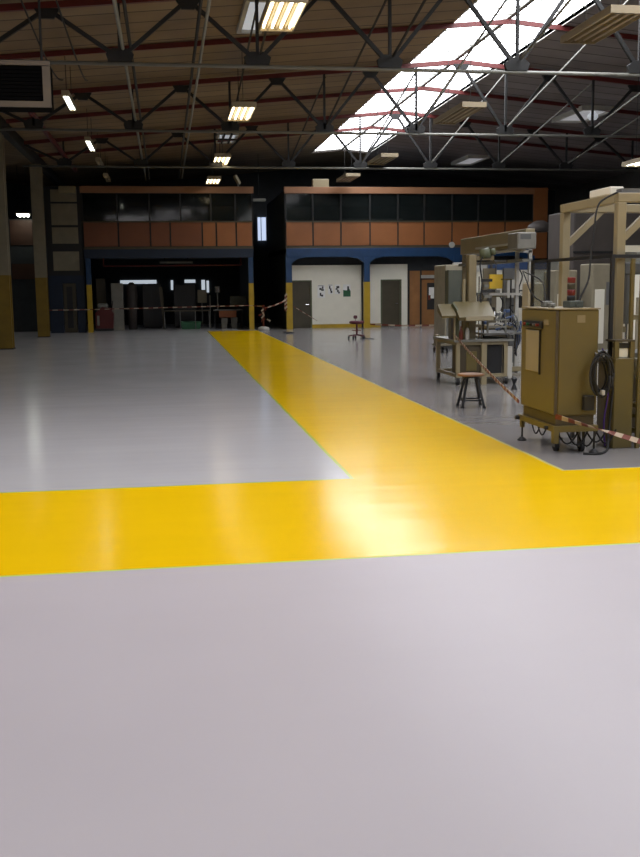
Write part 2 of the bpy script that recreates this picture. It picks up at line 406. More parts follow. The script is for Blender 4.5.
# ------------------------------------------------------------------ lamps
def quad_lamp(x, y, z, L, W, lit, label, ntube=4, group='four-tube lamps', warm=True):
    t = thing('tube_lamp', label, 'ceiling lamp', (x, y, z), group)
    h = MB(); h.box(x - W / 2, x + W / 2, y, y + L, z + .07, z + .12)
    h.prism([(x - W / 2, z), (x - W / 2 + .02, z), (x - W / 2 + .05, z + .08), (x - W / 2, z + .08)], 'y', y, y + L)
    h.prism([(x + W / 2 - .02, z), (x + W / 2, z), (x + W / 2, z + .08), (x + W / 2 - .05, z + .08)], 'y', y, y + L)
    h.box(x - W / 2, x + W / 2, y - .06, y, z - .005, z + .12); h.box(x - W / 2, x + W / 2, y + L, y + L + .06, z - .005, z + .12)
    obj('housing', h, 'reflector', t)
    for i in range(ntube):
        tx = x - W / 2 + W * (i + .5) / ntube
        obj('tube', MB().tube([(tx, y + .04, z + .045), (tx, y + L - .04, z + .045)], .021 if ntube > 2 else .036, 8), ('tube_warm' if warm else 'tube_cool') if lit else 'tube_off', t, smooth=True)
        if i:
            sx = x - W / 2 + W * i / ntube
            obj('louvre_blade', MB().box(sx - .006, sx + .006, y, y + L, z + .01, z + .07), 'reflector', t)
    for hy in (y + .3, y + L - .3):
        obj('hanger', MB().tube([(x, hy, z + .12), (x, hy, zr(x) + (.098 if SL < x < SR else -.003))], .008, 6), 'dark_steel', t)
    return t
quad_lamp(2.03, 16.1, 6.2, 1.75, .6, True, 'lit four-tube lamp at top centre, nearest of the lit row')
quad_lamp(2.05, 25.25, 6.2, 2.05, .6, True, 'lit four-tube lamp second in the row above the aisle')
quad_lamp(2.08, 34.8, 6.2, 2.3, .56, True, 'lit four-tube lamp third in the row above the aisle')
quad_lamp(2.10, 41.4, 6.16, 1.9, .56, True, 'smallest lit four-tube lamp, just in front of the left office block')
quad_lamp(7.62, 16.15, 6.2, 2.0, .66, False, 'unlit four-tube lamp at top right, nearest of the unlit row', group='unlit lamps')
quad_lamp(7.70, 24.75, 6.2, 2.6, .62, False, 'unlit four-tube lamp second in the row under the rooflight', group='unlit lamps')
quad_lamp(7.72, 34.35, 6.2, 2.25, .60, False, 'unlit four-tube lamp third in the row under the rooflight', group='unlit lamps')
quad_lamp(7.75, 41.3, 6.3, 2.2, .60, False, 'unlit four-tube lamp above the front of the right office block', group='unlit lamps')
quad_lamp(-2.10, 24.2, 6.2, 1.9, .17, True, 'bright narrow lamp at upper left, nearest of its row', 2, 'narrow lamps on the left', False)
quad_lamp(-2.14, 31.3, 6.2, 2.3, .17, True, 'bright narrow lamp second in the left row', 2, 'narrow lamps on the left', False)
quad_lamp(-2.14, 36.1, 6.2, 1.9, .17, False, 'unlit narrow lamp third in the left row', 2, 'narrow lamps on the left', False)
quad_lamp(-2.16, 40.9, 6.2, 2.0, .17, False, 'unlit narrow lamp farthest in the left row', 2, 'narrow lamps on the left', False)
quad_lamp(13.1, 25.5, 5.1, 1.8, .5, True, 'lit lamp at the right edge above the portal frame', 2, 'lamps at far right', False)

def hatch(x0, x1, y0, y1, label, pm, dome=False, mull=0):
    xm = (x0 + x1) / 2; zc = min(zr(x0), zr(x1)) - .02
    t = thing('roof_hatch', label, 'roof hatch', (xm, y0, zc), 'square rooflights')
    f = MB(); e = .09
    f.box(x0, x1, y0, y0 + e, zc - .1, zc + .05); f.box(x0, x1, y1 - e, y1, zc - .1, zc + .05)
    f.box(x0, x0 + e, y0 + e, y1 - e, zc - .1, zc + .05); f.box(x1 - e, x1, y0 + e, y1 - e, zc - .1, zc + .05)
    obj('hatch_frame', f, 'white_metal', t)
    obj('pane', MB().box(x0 + e, x1 - e, y0 + e, y1 - e, zc - .03, zc - .01), pm, t)
    for i in range(mull):
        xx = x0 + (x1 - x0) * (i + 1) / (mull + 1); obj('glazing_bar', MB().box(xx - .03, xx + .03, y0, y1, zc - .12, zc - .03), 'dark_steel', t)
    if mull:
        ym = (y0 + y1) / 2; obj('glazing_bar', MB().box(x0, x1, ym - .05, ym + .05, zc - .14, zc - .08), 'dark_steel', t)
    if dome:
        obj('dome', MB().lathe((xm, y0 + .5, zc - .34), [(.02, 0), (.12, .02), (.17, .09), (.17, .16), (.1, .24), (.02, .34)], 16), 'hatch_pane', t, smooth=True)
hatch(2.1, 2.9, 38.3, 40.6, 'bluish square rooflight with bars behind the second lit lamp', 'hatch_pane', mull=2)
hatch(1.75, 2.3, 20.6, 23.2, 'small pale rooflight partly behind the nearest lit lamp', 'hatch_pane')
hatch(13.6, 14.8, 32.0, 34.6, 'pale square rooflight with round dome at upper right', 'hatch_dim', True)
hatch(13.6, 14.6, 44.5, 47.2, 'small pale rooflight above the right office block', 'hatch_dim')

# dark heater hanging at upper left
t = thing('space_heater', 'dark hanging heater box with pale frame at the upper left edge', 'heater', (-2.5, 17, 4.75))
obj('casing', MB().box(-3.4, -1.72, 17.04, 17.6, 4.74, 5.44, bev=.02), 'matte_black', t)
f = MB(); f.box(-3.4, -1.70, 17.0, 17.05, 5.37, 5.44); f.box(-3.4, -1.70, 17.0, 17.05, 4.73, 4.82); f.box(-1.82, -1.70, 17.0, 17.05, 4.82, 5.36); f.box(-3.4, -3.3, 17.0, 17.05, 4.82, 5.36)
obj('front_frame', f, 'heater_frame', t, 'brownish front frame')
g = MB()
for i in range(9): z = 4.84 + i * .058; g.prism([(17.015, z), (17.04, z + .01), (17.04, z + .05), (17.03, z + .05)], 'x', -3.3, -1.82)
obj('grille', g, 'matte_black', t)
for x in (-3.1, -1.85): obj('hanger', MB().tube([(x, 17.3, 5.44), (x, 17.3, zr(x) - .003)], .02, 6), 'dark_steel', t)

# ------------------------------------------------------------------ left columns
def column(x, y, top, wd, label, split):
    t = thing('hall_column', label, 'column', (x, y, 0), 'hall columns')
    h = wd / 2; fl = .05
    def prof(a, z0, z1): # H-shaped stanchion
        a.box(x - h, x + h, y - h, y - h + fl, z0, z1); a.box(x - h, x + h, y + h - fl, y + h, z0, z1); a.box(x - .04, x + .1, y - h + fl, y + h - fl, z0, z1)
    a = MB(); prof(a, split, top); obj('shaft', a, 'concrete', t)
    a = MB(); prof(a, .03, split); obj('painted_base', a, 'yellow_old', t, 'yellow painted lower part')
    obj('base_plate', MB().box(x - h - .02, x + h + .02, y - h - .02, y + h + .02, 0, .03), 'dark_steel', t)
column(-4.98, 32.7, 6.66, .42, 'nearer cream and yellow column at the left edge', 2.30)
column(-4.74, 40.5, 6.58, .42, 'farther cream and yellow column standing left of the blue office front', 2.30)

# ------------------------------------------------------------------ office blocks
FY = 44.0
def office(name, label, x0, x1, joints, mull, origin):
    t = thing(name, label, 'office block', origin)
    obj('fascia', MB().box(x0 - .05, x1 + .05, FY - .1, FY + .1, 5.84, 6.12, bev=.01), 'wood_fascia', t)
    obj('roof_deck', MB().box(x0, x1, FY + .1, 51.9, 5.9, 6.0), 'dark_wall', t)
    obj('floor_deck', MB().box(x0, x1, FY + .05, 51.9, 3.3, 3.5), 'dark_wall', t)
    obj('rear_wall', MB().box(x0, x1, 51.7, 51.9, 3.5, 5.9), 'office_dark', t)
    obj('sill', MB().box(x0, x1, FY - .05, FY + .1, 4.62, 4.68), 'tan_dark', t)
    ed = [x0] + joints + [x1]
    for a, b_ in zip(ed[:-1], ed[1:]):
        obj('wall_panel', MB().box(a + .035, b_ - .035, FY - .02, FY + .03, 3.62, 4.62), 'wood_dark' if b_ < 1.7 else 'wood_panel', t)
    obj('panel_backing', MB().box(x0, x1, FY + .03, FY + .06, 3.5, 4.62), 'black', t)
    ed = [x0] + mull + [x1]
    for a, b_ in zip(ed[:-1], ed[1:]):
        obj('window_pane', MB().box(a + .03, b_ - .03, FY + .01, FY + .03, 4.68, 5.84), 'window_glass', t)
    for a in ed: obj('mullion', MB().box(a - .035, a + .035, FY - .03, FY + .06, 4.68, 5.84), 'dark_steel', t)
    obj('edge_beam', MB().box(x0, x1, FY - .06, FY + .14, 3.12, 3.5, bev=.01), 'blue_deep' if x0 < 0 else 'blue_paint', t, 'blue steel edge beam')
    obj('trim_strip', MB().box(x0, x1, FY - .04, FY + .05, 3.5, 3.6), 'tan_dark', t)
    return t
LO = office('office_block', 'left two-storey office block with orange panels over dark open bay', -3.35, 3.84,
            [-1.88, -.54, .3, 1.66, 2.26, 3.12][:6], [-1.9, -.55, .75, 2.05, 3.1], (0, FY, 0))
RO = office('office_block', 'right two-storey office block with orange panels over white walls', 5.27, 16.5,
            [6.47, 7.71, 9.01, 10.27, 11.46, 12.74, 13.95, 15.2], [6.47, 7.71, 9.01, 10.27, 11.46, 12.74, 13.95, 15.2], (10, FY, 0))
# side faces to the alley
obj('side_wall', MB().box(3.78, 3.84, FY + .15, 51.7, 0, 5.9), 'office_dark', LO)
obj('side_wall', MB().box(5.27, 5.33, FY + .4, 51.7, 0, 5.9), 'office_dark', RO)
obj('end_post', MB().box(16.5, 17.15, FY - .1, FY + .1, 3.0, 6.12), 'wood_panel', RO)
obj('end_wall', MB().box(16.5, 16.6, FY + .1, 51.7, 0, 5.9), 'office_dark', RO)
# left block: stacked cream infill panels beside column, blue base
for z0, z1 in ((5.72, 6.02), (4.98, 5.64), (4.42, 4.92), (3.0, 3.9)):
    z0, z1 = {5.72: (5.48, 5.98), 4.98: (4.52, 5.40), 4.42: (3.75, 4.42), 3.0: (2.62, 3.42)}[z0]
    obj('infill_panel', MB().box(-4.62, -3.55, FY - .02, FY + .02, z0, z1), 'concrete', LO, 'cream infill panel')
obj('infill_backing', MB().box(-4.85, -3.38, FY + .02, FY + .12, 2.4, 6.1), 'black', LO)
obj('top_box', MB().box(-4.25, -3.55, FY - .35, FY - .05, 5.80, 6.10, bev=.02), 'beige_metal', LO)
obj('base_wall', MB().box(-4.85, -4.30, FY, FY + .1, 0, 2.42).box(-3.72, -3.38, FY, FY + .1, 0, 2.42).box(-4.30, -3.72, FY, FY + .1, 2.1, 2.42), 'blue_deep', LO, 'blue base wall')
d = obj('door', MB().box(-4.27, -3.75, FY + .03, FY + .08, .01, 2.08), 'door_brown', LO)
obj('door_panel', MB().box(-4.14, -3.90, FY + .015, FY + .03, .2, 1.95), 'black', d)
# steel posts
def post(x, parent, blue='blue_paint', y=FY - .12, r=.13, z1=3.12, split=2.02):
    obj('post', MB().box(x - r, x + r, y - r, y + r, split, z1), blue, parent, 'blue steel post')
    obj('post_base', MB().box(x - r - .004, x + r + .004, y - r - .004, y + r + .004, 0, split), 'yellow_paint', parent, 'yellow painted post base')
post(5.36, RO); post(8.82, RO); post(12.9, RO); post(16.4, RO)
post(3.70, LO, r=.10); post(-3.18, LO, r=.10)
# haunches
for x in (5.49, 8.95, 13.03):
    obj('haunch', MB().prism([(x, 3.12), (x + .7, 3.12), (x + .25, 3.04), (x, 2.86)], 'y', FY - .2, FY - .05), 'blue_paint', RO)
for x in (8.69, 12.77, 16.27):
    obj('haunch', MB().prism([(x, 3.12), (x - .7, 3.12), (x - .25, 3.04), (x, 2.86)], 'y', FY - .2, FY - .05), 'blue_paint', RO)
# white ground-floor walls with door openings
WY = 44.55
w_ = MB(); w_.box(6.47, 8.72, WY, WY + .12, 0, 2.78); w_.box(5.50, 6.47, WY, WY + .12, 2.10, 2.78)
obj('room_wall', w_, 'wall_paint', RO, 'white room wall with posters')
w_ = MB(); w_.box(8.92, 9.60, WY, WY + .12, 0, 2.80); w_.box(10.56, 10.84, WY, WY + .12, 0, 2.80); w_.box(9.60, 10.56, WY, WY + .12, 2.10, 2.80)
obj('room_wall', w_, 'wall_paint', RO, 'white room wall around the second doorway')
obj('skirting_stripe', MB().box(6.47, 8.72, WY - .012, WY, 0, .16).box(8.92, 9.6, WY - .012, WY, 0, .16), 'yellow_paint', RO, 'yellow stripe at wall foot')
for a, b_ in ((5.52, 6.45), (9.62, 10.54)):
    d = obj('door', MB().box(a, b_, WY + .05, WY + .1, .01, 2.09), 'door_brown', RO)
    obj('door_frame', MB().box(a - .02, a + .05, WY - .02, WY + .05, 0, 2.12).box(b_ - .05, b_ + .02, WY - .02, WY + .05, 0, 2.12).box(a + .05, b_ - .05, WY - .02, WY + .05, 2.06, 2.12), 'olive', d)
    obj('handle', MB().tube([(b_ - .12, WY + .02, 1.05), (b_ - .26, WY + .02, 1.05)], .015, 6), 'chrome', d)
obj('wood_wall', MB().box(10.86, 11.48, WY, WY + .1, 0, 2.5).box(11.48, 13.6, WY, WY + .1, 2.14, 2.5).box(12.3, 13.6, WY, WY + .1, 0, 2.14), 'wood_light', RO, 'orange wooden wall')
for x in (10.86, 11.42): obj('wall_batten', MB().box(x, x + .07, WY - .03, WY, 0, 2.5), 'black', RO)
d = obj('door', MB().box(11.5, 12.28, WY + .03, WY + .09, .01, 2.1), 'wood_light', RO, 'wooden door with dark glass')
obj('door_glass', MB().box(11.76, 12.1, WY + .015, WY + .03, .75, 1.95), 'black', d)
obj('notice', MB().box(11.84, 12.08, WY, WY + .014, 1.25, 1.75), 'paper', d, 'white notice on the door')
obj('notice_sticker', MB().box(11.80, 11.92, WY - .006, WY, 1.18, 1.4), 'tape_red', d)
obj('door_sign', MB().box(11.46, 12.10, WY - .05, WY, 2.16, 2.30, bev=.01), 'white_metal', RO, 'pale sign strip above the wooden door')
obj('wall_top', MB().box(5.33, 16.4, WY + .13, WY + .2, 0, 3.3), 'dark_wall', RO)
# posters
def poster(x, z0, z1, wd, label, shapes, extra=None):
    t = thing('poster', label, 'poster', (x, WY - .01, z0), 'posters on the white wall')
    obj('sheet', MB().box(x, x + wd, WY - .012, WY - .001, z0, z1), 'paper', t)
    for (a, b_, c, d_) in shapes:
        obj('printed_figure', MB().box(x + a * wd, x + b_ * wd, WY - .016, WY - .012, z0 + c * (z1 - z0), z0 + d_ * (z1 - z0)), 'print_black', t)
    if extra: obj('printed_picture', MB().prism([(x + .02 * wd, z0), (x + wd, z0), (x + wd, z0 + .45 * (z1 - z0)), (x + .72 * wd, z0 + .75 * (z1 - z0)), (x + .5 * wd, z0 + .5 * (z1 - z0)), (x + .02 * wd, z0 + .55 * (z1 - z0))], 'y', WY - .016, WY - .012), extra, t)
poster(6.72, 1.34, 1.90, .34, 'leftmost paper poster with dark figures on white wall', [(.25, .55, .62, .78), (.5, .85, .55, .68), (.6, .8, .7, .9), (.3, .5, .15, .4), (.5, .75, .1, .25), (.1, .8, .93, .97)])
poster(7.20, 1.50, 1.92, .22, 'second poster from left with dark vertical figure', [(.2, .5, .55, .85), (.4, .7, .3, .6), (.5, .85, .1, .35), (.1, .9, .92, .97)])
poster(7.50, 1.50, 1.92, .26, 'third poster from left with bent dark figure', [(.3, .8, .6, .85), (.15, .5, .45, .6), (.4, .7, .2, .45), (.6, .9, .05, .25)])
poster(7.88, 1.38, 1.92, .34, 'rightmost poster with green picture on its lower half', [(.55, .8, .45, .85)], 'green')

# alley window, lamp, floor
m = struct('window_2', MB().box(4.96, 5.40, 53.88, 53.95, 4.30, 5.50), 'window_day')
obj('window_frame', MB().box(5.12, 5.16, 53.84, 53.88, 4.30, 5.50).box(4.92, 4.96, 53.84, 53.95, 4.26, 5.54).box(5.40, 5.44, 53.84, 53.95, 4.26, 5.54), 'white_metal', m)
t = thing('wall_lamp', 'unlit pale strip lamp in the dark alley between office blocks', 'lamp', (4.2, 46, 5.75))
obj('housing', MB().box(4.02, 4.62, 46, 46.2, 5.68, 5.80, bev=.02), 'grey_steel', t)
obj('hanger', MB().tube([(4.32, 46.1, 5.80), (4.32, 46.1, zr(4.32) - .003)], .01, 6), 'dark_steel', t)
single('rooftop_box', MB().box(6.5, 7.22, FY + .15, FY + .5, 6.12, 6.48, bev=.02).box(6.5, 7.22, FY + .15, FY + .5, 6.0, 6.14), 'beige_metal', 'cream box on top of the right office block', 'box', origin=(6.8, FY, 6.0))
t = thing('security_camera', 'small pale camera on top of the left office block', 'camera', (3.2, FY, 6.12))
obj('bracket', MB().box(3.22, 3.28, FY - .02, FY + .06, 6.12, 6.26), 'grey_steel', t)
obj('body', MB().bar((3.10, FY - .12, 6.58), (3.30, FY + .1, 6.26), .13, .13), 'beige_metal', t)
single('wall_clock', MB().prism([(12.72 + .13 * math.cos(i * PI / 10), 3.62 + .13 * math.sin(i * PI / 10)) for i in range(20)], 'y', FY - .09, FY - .03), 'white_metal', 'small round white disc on the right orange panels', 'clock', origin=(12.72, FY, 3.62))
# things seen through the upper windows
for i, (a, b_) in enumerate(((7.8, 9.4), (9.5, 10.6))):
    t = thing('desk', ['pale desk top seen low through the right office windows', 'second pale desk seen through the right office windows'][i], 'desk', (a, 44.8, 3.5), 'office desks')
    obj('desk_top', MB().box(a, b_, 44.4, 45.1, 4.74, 4.80), 'wall_paint', t)
    for x in (a + .05, b_ - .1):
        for yy in (44.42, 45.02): obj('leg', MB().box(x, x + .05, yy, yy + .05, 3.5, 4.74), 'grey_metal', t)
t = thing('tube_lamp', 'bright lamp seen at far left between the two columns', 'ceiling lamp', (-6.0, 45.0, 5.0))
obj('housing', MB().box(-6.20, -5.66, 45.0, 45.6, 5.06, 5.12), 'reflector', t)
for x in (-6.1, -5.93, -5.76): obj('tube', MB().tube([(x, 45.02, 5.02), (x, 45.58, 5.02)], .07, 8), 'tube_cool', t)
for x in (-6.1, -5.76): obj('hanger', MB().tube([(x, 45.3, 5.12), (x, 45.3, zr(x) - .003)], .01, 6), 'dark_steel', t)
# annex far left behind the columns
t = thing('side_office', 'dark side office with dull orange panels behind the left columns', 'office block', (-8, 46, 0))
obj('wall', MB().box(-13.9, -4.9, 46, 46.2, 0, 2.28).box(-13.9, -4.9, 46, 46.2, 2.98, 3.76), 'dark_wall', t)
for a in (-8.2, -6.6):
    obj('upper_panel', MB().box(a, a + 1.5, 45.96, 46.0, 3.78, 4.85), 'wood_far', t); obj('lower_panel', MB().box(a, a + 1.5, 45.96, 46.0, 2.30, 2.97), 'wood_far', t)
obj('panel_backing', MB().box(-13.9, -4.9, 46.0, 46.1, 2.28, 2.98).box(-13.9, -4.9, 46.0, 46.1, 3.76, 4.9), 'black', t)

# ------------------------------------------------------------------ dark bay under the left block
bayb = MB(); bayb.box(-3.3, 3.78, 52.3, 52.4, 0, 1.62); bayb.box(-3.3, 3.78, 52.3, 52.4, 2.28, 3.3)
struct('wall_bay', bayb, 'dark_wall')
def far_window(n_, x0, x1, z0, z1):
    o = struct('window_%d' % n_, MB().box(x0, x1, 52.25, 52.3, z0, z1), 'window_far'); return o
far_window(3, -2.24, -.42, 2.08, 2.26)
far_window(4, -.98, -.86, 1.62, 2.08)
far_window(5, .30, .42, 1.75, 2.24); far_window(6, 1.0, 1.55, 2.10, 2.26); far_window(7, 1.86, 2.04, 1.55, 2.24); far_window(8, 2.12, 2.24, 1.60, 2.20)
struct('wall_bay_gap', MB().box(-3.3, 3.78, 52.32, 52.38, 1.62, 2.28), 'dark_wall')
t = thing('strip_lamp', 'unlit strip lamp hanging in the dark bay', 'lamp', (1, 45, 2.95))
obj('housing', MB().box(-.2, 1.25, 45, 45.15, 2.92, 3.0), 'grey_steel', t); obj('hanger', MB().box(.0, .04, 45.05, 45.1, 3.0, 3.3).box(1.0, 1.04, 45.05, 45.1, 3.0, 3.3), 'dark_steel', t)
single('service_pipe', MB().tube([(-2.6, 44.8, 2.82), (3.35, 44.8, 2.82)], .035, 8).tube([(3.35, 44.8, 2.82), (3.35, 44.8, 3.3)], .035, 8).tube([(-2.6, 44.8, 2.82), (-2.6, 44.8, 3.3)], .035, 8), 'red_steel', 'thin red pipe across the top of the dark bay', 'pipe', origin=(0, 44.8, 2.82))
single('locker', MB().box(-2.38, -1.86, 45.8, 46.3, 0, 2.08, bev=.02), 'dull_white', 'tall cream locker in the dark left bay', 'locker', origin=(-2.1, 46, 0))
t = thing('floor_scrubber', 'dark red cleaning machine beside the tall cream locker', 'cleaning machine', (-2.8, 45.3, 0))
obj('body', MB().prism([(-3.05, .12), (-2.3, .12), (-2.26, .75), (-2.4, 1.0), (-2.75, 1.06), (-3.05, .8)], 'y', 45.0, 45.6), 'red_paint', t)
obj('tank', MB().box(-2.95, -2.5, 45.05, 45.5, 1.0, 1.2, bev=.05), 'grey_steel', t)
obj('handle', MB().tube([(-2.35, 45.05, .9), (-2.28, 45.0, 1.3), (-2.55, 45.0, 1.36)], .02, 6), 'black', t)
obj('nameplate', MB().box(-2.98, -2.88, 44.985, 45.0, .25, .68), 'dull_white', t, 'pale plate')
obj('squeegee', MB().box(-3.08, -2.28, 44.93, 45.0, .02, .12), 'black', t)
for x in (-2.9, -2.45): obj('wheel', MB().prism([(45.3 + .12 * math.cos(i * PI / 8), .12 + .12 * math.sin(i * PI / 8)) for i in range(16)], 'x', x, x + .06), 'rubber', t)
single('sheet_board', MB().box(-3.08, -2.66, 46.7, 46.76, 0, 2.3), 'tan_dark', 'grey board standing behind the red cleaning machine', 'board', origin=(-2.9, 46.7, 0))
single('fabric_cover', MB().lathe((-1.5, 46.5, 0), [(.18, .0), (.22, .9), (.26, 1.5), (.24, 1.95), (.08, 2.12)], 14), 'brown_grey', 'rounded beige cover standing right of the locker', 'cover', origin=(-1.5, 46.5, 0), smooth=True)
t = thing('workbench', 'workbench with orange front in the left bay near the aisle', 'workbench', (2.7, 46, 0))
obj('bench_top', MB().box(2.15, 3.45, 45.7, 46.4, .80, .86), 'grey_metal', t); obj('drawer_front', MB().box(2.38, 3.16, 45.68, 45.74, .50, .80), 'orange_box', t)
for x in (2.17, 3.38):
    for yy in (45.72, 46.33): obj('leg', MB().box(x, x + .05, yy, yy + .05, 0, .80), 'dark_steel', t)
for i, x in enumerate((2.48, 2.93)): single('white_bin', MB().prism([(x + .02, 0), (x + .26, 0), (x + .29, .48), (x, .48)], 'y', 45.85, 46.15), 'dull_white', ['left white bin under the orange-fronted workbench', 'right white bin under the orange-fronted workbench'][i], 'bin', 'bins under the workbench', origin=(x, 46, 0))
t = thing('display_board', 'grey green monitor board standing on the workbench', 'board', (3.3, 46.2, .86))
obj('panel', MB().box(2.92, 3.68, 46.15, 46.2, 1.0, 1.45), 'green_grey', t); obj('stand', MB().box(3.2, 3.3, 46.05, 46.3, .86, 1.0), 'dark_steel', t)
t = thing('drill_press', 'slim machine pillar on the left end of the workbench', 'drill', (2.3, 46.1, .86))
obj('pillar', MB().tube([(2.35, 46.1, .86), (2.35, 46.1, 1.9)], .035, 8), 'grey_steel', t); obj('head', MB().box(2.24, 2.46, 45.85, 46.2, 1.6, 1.92, bev=.03), 'grey_metal', t)
single('storage_crate', MB().prism([(.70, 0), (1.5, 0), (1.56, .34), (.64, .34)], 'y', 45.7, 46.2), 'green', 'dark green crate on the floor of the left bay', 'crate', origin=(1.1, 46, 0))
t = thing('pallet_table', 'thin-legged table above the green crate in the left bay', 'table', (.9, 46, 0))
obj('table_top', MB().box(-.1, 2.0, 45.6, 46.3, .80, .84), 'tan_dark', t)
for x in (-.08, .62, 1.3, 1.93):
    for yy in (45.62, 46.24): obj('leg', MB().box(x, x + .035, yy, yy + .035, 0, .80), 'grey_metal', t)
t = thing('packing_station', 'narrow packing stand with cream board behind the table', 'stand', (1.65, 47, 0))
obj('board', MB().box(1.48, 1.9, 47, 47.05, 1.15, 1.75), 'concrete', t); obj('post', MB().box(1.65, 1.7, 47.05, 47.1, 0, 1.6), 'grey_metal', t); obj('foot', MB().box(1.45, 1.9, 46.9, 47.3, 0, .04), 'grey_metal', t)
t = thing('tall_stand', 'slim pale post stand near the aisle end of the table', 'stand', (2.1, 46.9, 0))
obj('post', MB().box(2.02, 2.07, 46.9, 46.95, 0.03, 1.5), 'grey_steel', t); obj('arm', MB().box(1.9, 2.25, 46.9, 46.95, .98, 1.03), 'grey_steel', t); obj('foot', MB().box(1.9, 2.2, 46.8, 47.1, 0, .03), 'grey_steel', t)
for i, (a, b_, h_) in enumerate(((-1.05, -.15, 2.05), (.38, 1.42, 2.0))):
    t = thing('tall_cabinet', ['left one of two dark cabinets in front of the far windows', 'right one of two dark cabinets in front of the far windows'][i], 'cabinet', (a, 47.4, 0), 'dark cabinets in the bay')
    obj('body', MB().box(a, b_, 47.4, 47.9, .08, h_, bev=.02), 'black', t); obj('plinth', MB().box(a + .05, b_ - .05, 47.45, 47.85, 0, .08), 'dark_steel', t)
    for q in (0, 1): obj('door', MB().box(a + .02 + q * (b_ - a) / 2, a + (b_ - a) / 2 * (q + 1) - .02, 47.38, 47.4, .12, h_ - .05), 'black', t)
t = thing('door_leaf', 'pale open door edge in the middle of the dark bay', 'door', (.1, 46.5, 0))
obj('leaf', MB().prism([(-.12, 0), (-.04, 0), (-.12, 1.9), (-.28, 1.9)], 'y', 46.4, 46.5), 'tan_dark', t)

# ------------------------------------------------------------------ barrier tape
def tape(pts, wd, seg, label, sag=0.0, twist=0.0, group='red and white barrier tapes'):
    P = [Vector(p) for p in pts]; L = []
    for a, b_ in zip(P[:-1], P[1:]):
        n_ = max(2, int((b_ - a).length / seg))
        for i in range(n_):
            t = i / n_; q = a.lerp(b_, t); q.z -= sag * 4 * t * (1 - t); L.append(q)
    L.append(P[-1]); mb = MB()
    def off(i):
        d = (L[min(i + 1, len(L) - 1)] - L[max(i - 1, 0)]).normalized(); side = d.cross(Vector((0, 0, 1))).normalized(); up = side.cross(d).normalized()
        th = twist * i + (.15 * math.sin(i * .9)); return (up * math.cos(th) + side * math.sin(th)) * wd / 2, (side * math.cos(th) - up * math.sin(th)) * .0025
    for i in range(len(L) - 1):
        u0, s0 = off(i); u1, s1 = off(i + 1); a, b_ = L[i], L[i + 1]
        mb.add([a - u0 - s0, a + u0 - s0, b_ + u1 - s1, b_ - u1 - s1, a - u0 + s0, a + u0 + s0, b_ + u1 + s1, b_ - u1 + s1],
               [(0, 1, 2, 3), (7, 6, 5, 4), (1, 5, 6, 2), (0, 3, 7, 4), (0, 4, 5, 1), (3, 2, 6, 7)], (i // 1) % 2)
    return single('barrier_tape', mb, ['tape_red', 'tape_white'], label, 'barrier tape', group, origin=L[0])
tape([(-4.9, 43.3, .98), (-3.18, 43.7, .98), (3.56, 43.72, 1.06), (4.1, 43.4, 1.02)], .035, .2, 'barrier tape stretched across the whole dark left bay', sag=.0)
tape([(4.2, 43.4, .95), (5.2, 43.66, 1.28)], .06, .16, 'short barrier tape sloping up from stand to yellow post', sag=.05)
tape([(5.52, 43.7, 1.0), (6.6, 43.9, .34)], .025, .16, 'barrier tape hanging down across the first brown door')
tape([(8.9, 43.8, .16), (10.2, 43.0, .10), (12.1, 42.0, .14)], .07, .28, 'low barrier tape near the floor in front of the second door')
tape([(5.26, 17.9, .92), (4.13, 11.36, .46)], .045, .12, 'barrier tape sloping from the assembly machine to the tan cabinet', sag=.03)
tape([(4.13, 10.22, .43), (4.6, 9.75, .29), (5.05, 9.3, .15), (5.6, 8.75, .04)], .058, .075, 'twisted barrier tape sloping down right in front of the tan cabinet', sag=.0, twist=.22)

t = thing('barrier_stand', 'red and white barrier stand with tape on the aisle end', 'barrier stand', (4.17, 43.4, 0))
obj('base', MB().lathe((4.17, 43.4, 0), [(.24, 0), (.26, .03), (.22, .12), (.08, .16)], 20), 'white_metal', t, 'white round base', True)
obj('pole', MB().tube([(4.17, 43.4, .14), (4.17, 43.4, 1.0)], .035, 8), 'tape_red', t)
obj('head', MB().tube([(4.17, 43.4, 1.0), (4.17, 43.4, 1.07)], .06, 10), 'tape_red', t)
cl = MB()
for i in range(9):
    a = random.uniform(-.12, .12); z = random.uniform(.45, 1.0); cl.bar((4.2 + a, 43.33, z), (4.2 + a + random.uniform(-.16, .2), 43.30, z - random.uniform(.05, .22)), .01, .06, i % 2)
obj('tape_bundle', cl, ['tape_red', 'tape_white'], t, 'bunched red and white tape')
cl = MB()
for i in range(8):
    z = .8 + .09 * i; cl.bar((5.14 + random.uniform(-.03, .03), 43.68, z), (5.24, 43.68, z + .12), .02, .07, i % 2)
single('tape_knot', cl, ['tape_red', 'tape_white'], 'bunch of red and white tape tied to the yellow post', 'tape', origin=(5.2, 43.68, 1.1))

# swivel chair in front of white wall
cx, cy = 6.62, 34.7
t = thing('swivel_chair', 'dark red swivel work chair in front of the white wall', 'chair', (cx, cy, 0))
obj('seat', MB().lathe((cx, cy, .52), [(.16, 0), (.26, .03), (.27, .09), (.2, .12)], 20), 'chair_red', t, smooth=True)
obj('gas_column', MB().tube([(cx, cy, .12), (cx, cy, .53)], .035, 10), 'chair_red', t)
br = MB()
for i in range(5):
    a = i * 2 * PI / 5 + .3; br.bar((cx, cy, .15), (cx + .29 * math.cos(a), cy + .29 * math.sin(a), .11), .05, .04)
obj('star_base', br, 'chair_red', t)
for i in range(5):
    a = i * 2 * PI / 5 + .3; x, yy = cx + .29 * math.cos(a), cy + .29 * math.sin(a)
    obj('caster', MB().prism([(yy + .05 * math.cos(k * PI / 6), .05 + .05 * math.sin(k * PI / 6)) for k in range(12)], 'x', x - .025, x + .025), 'rubber', t)
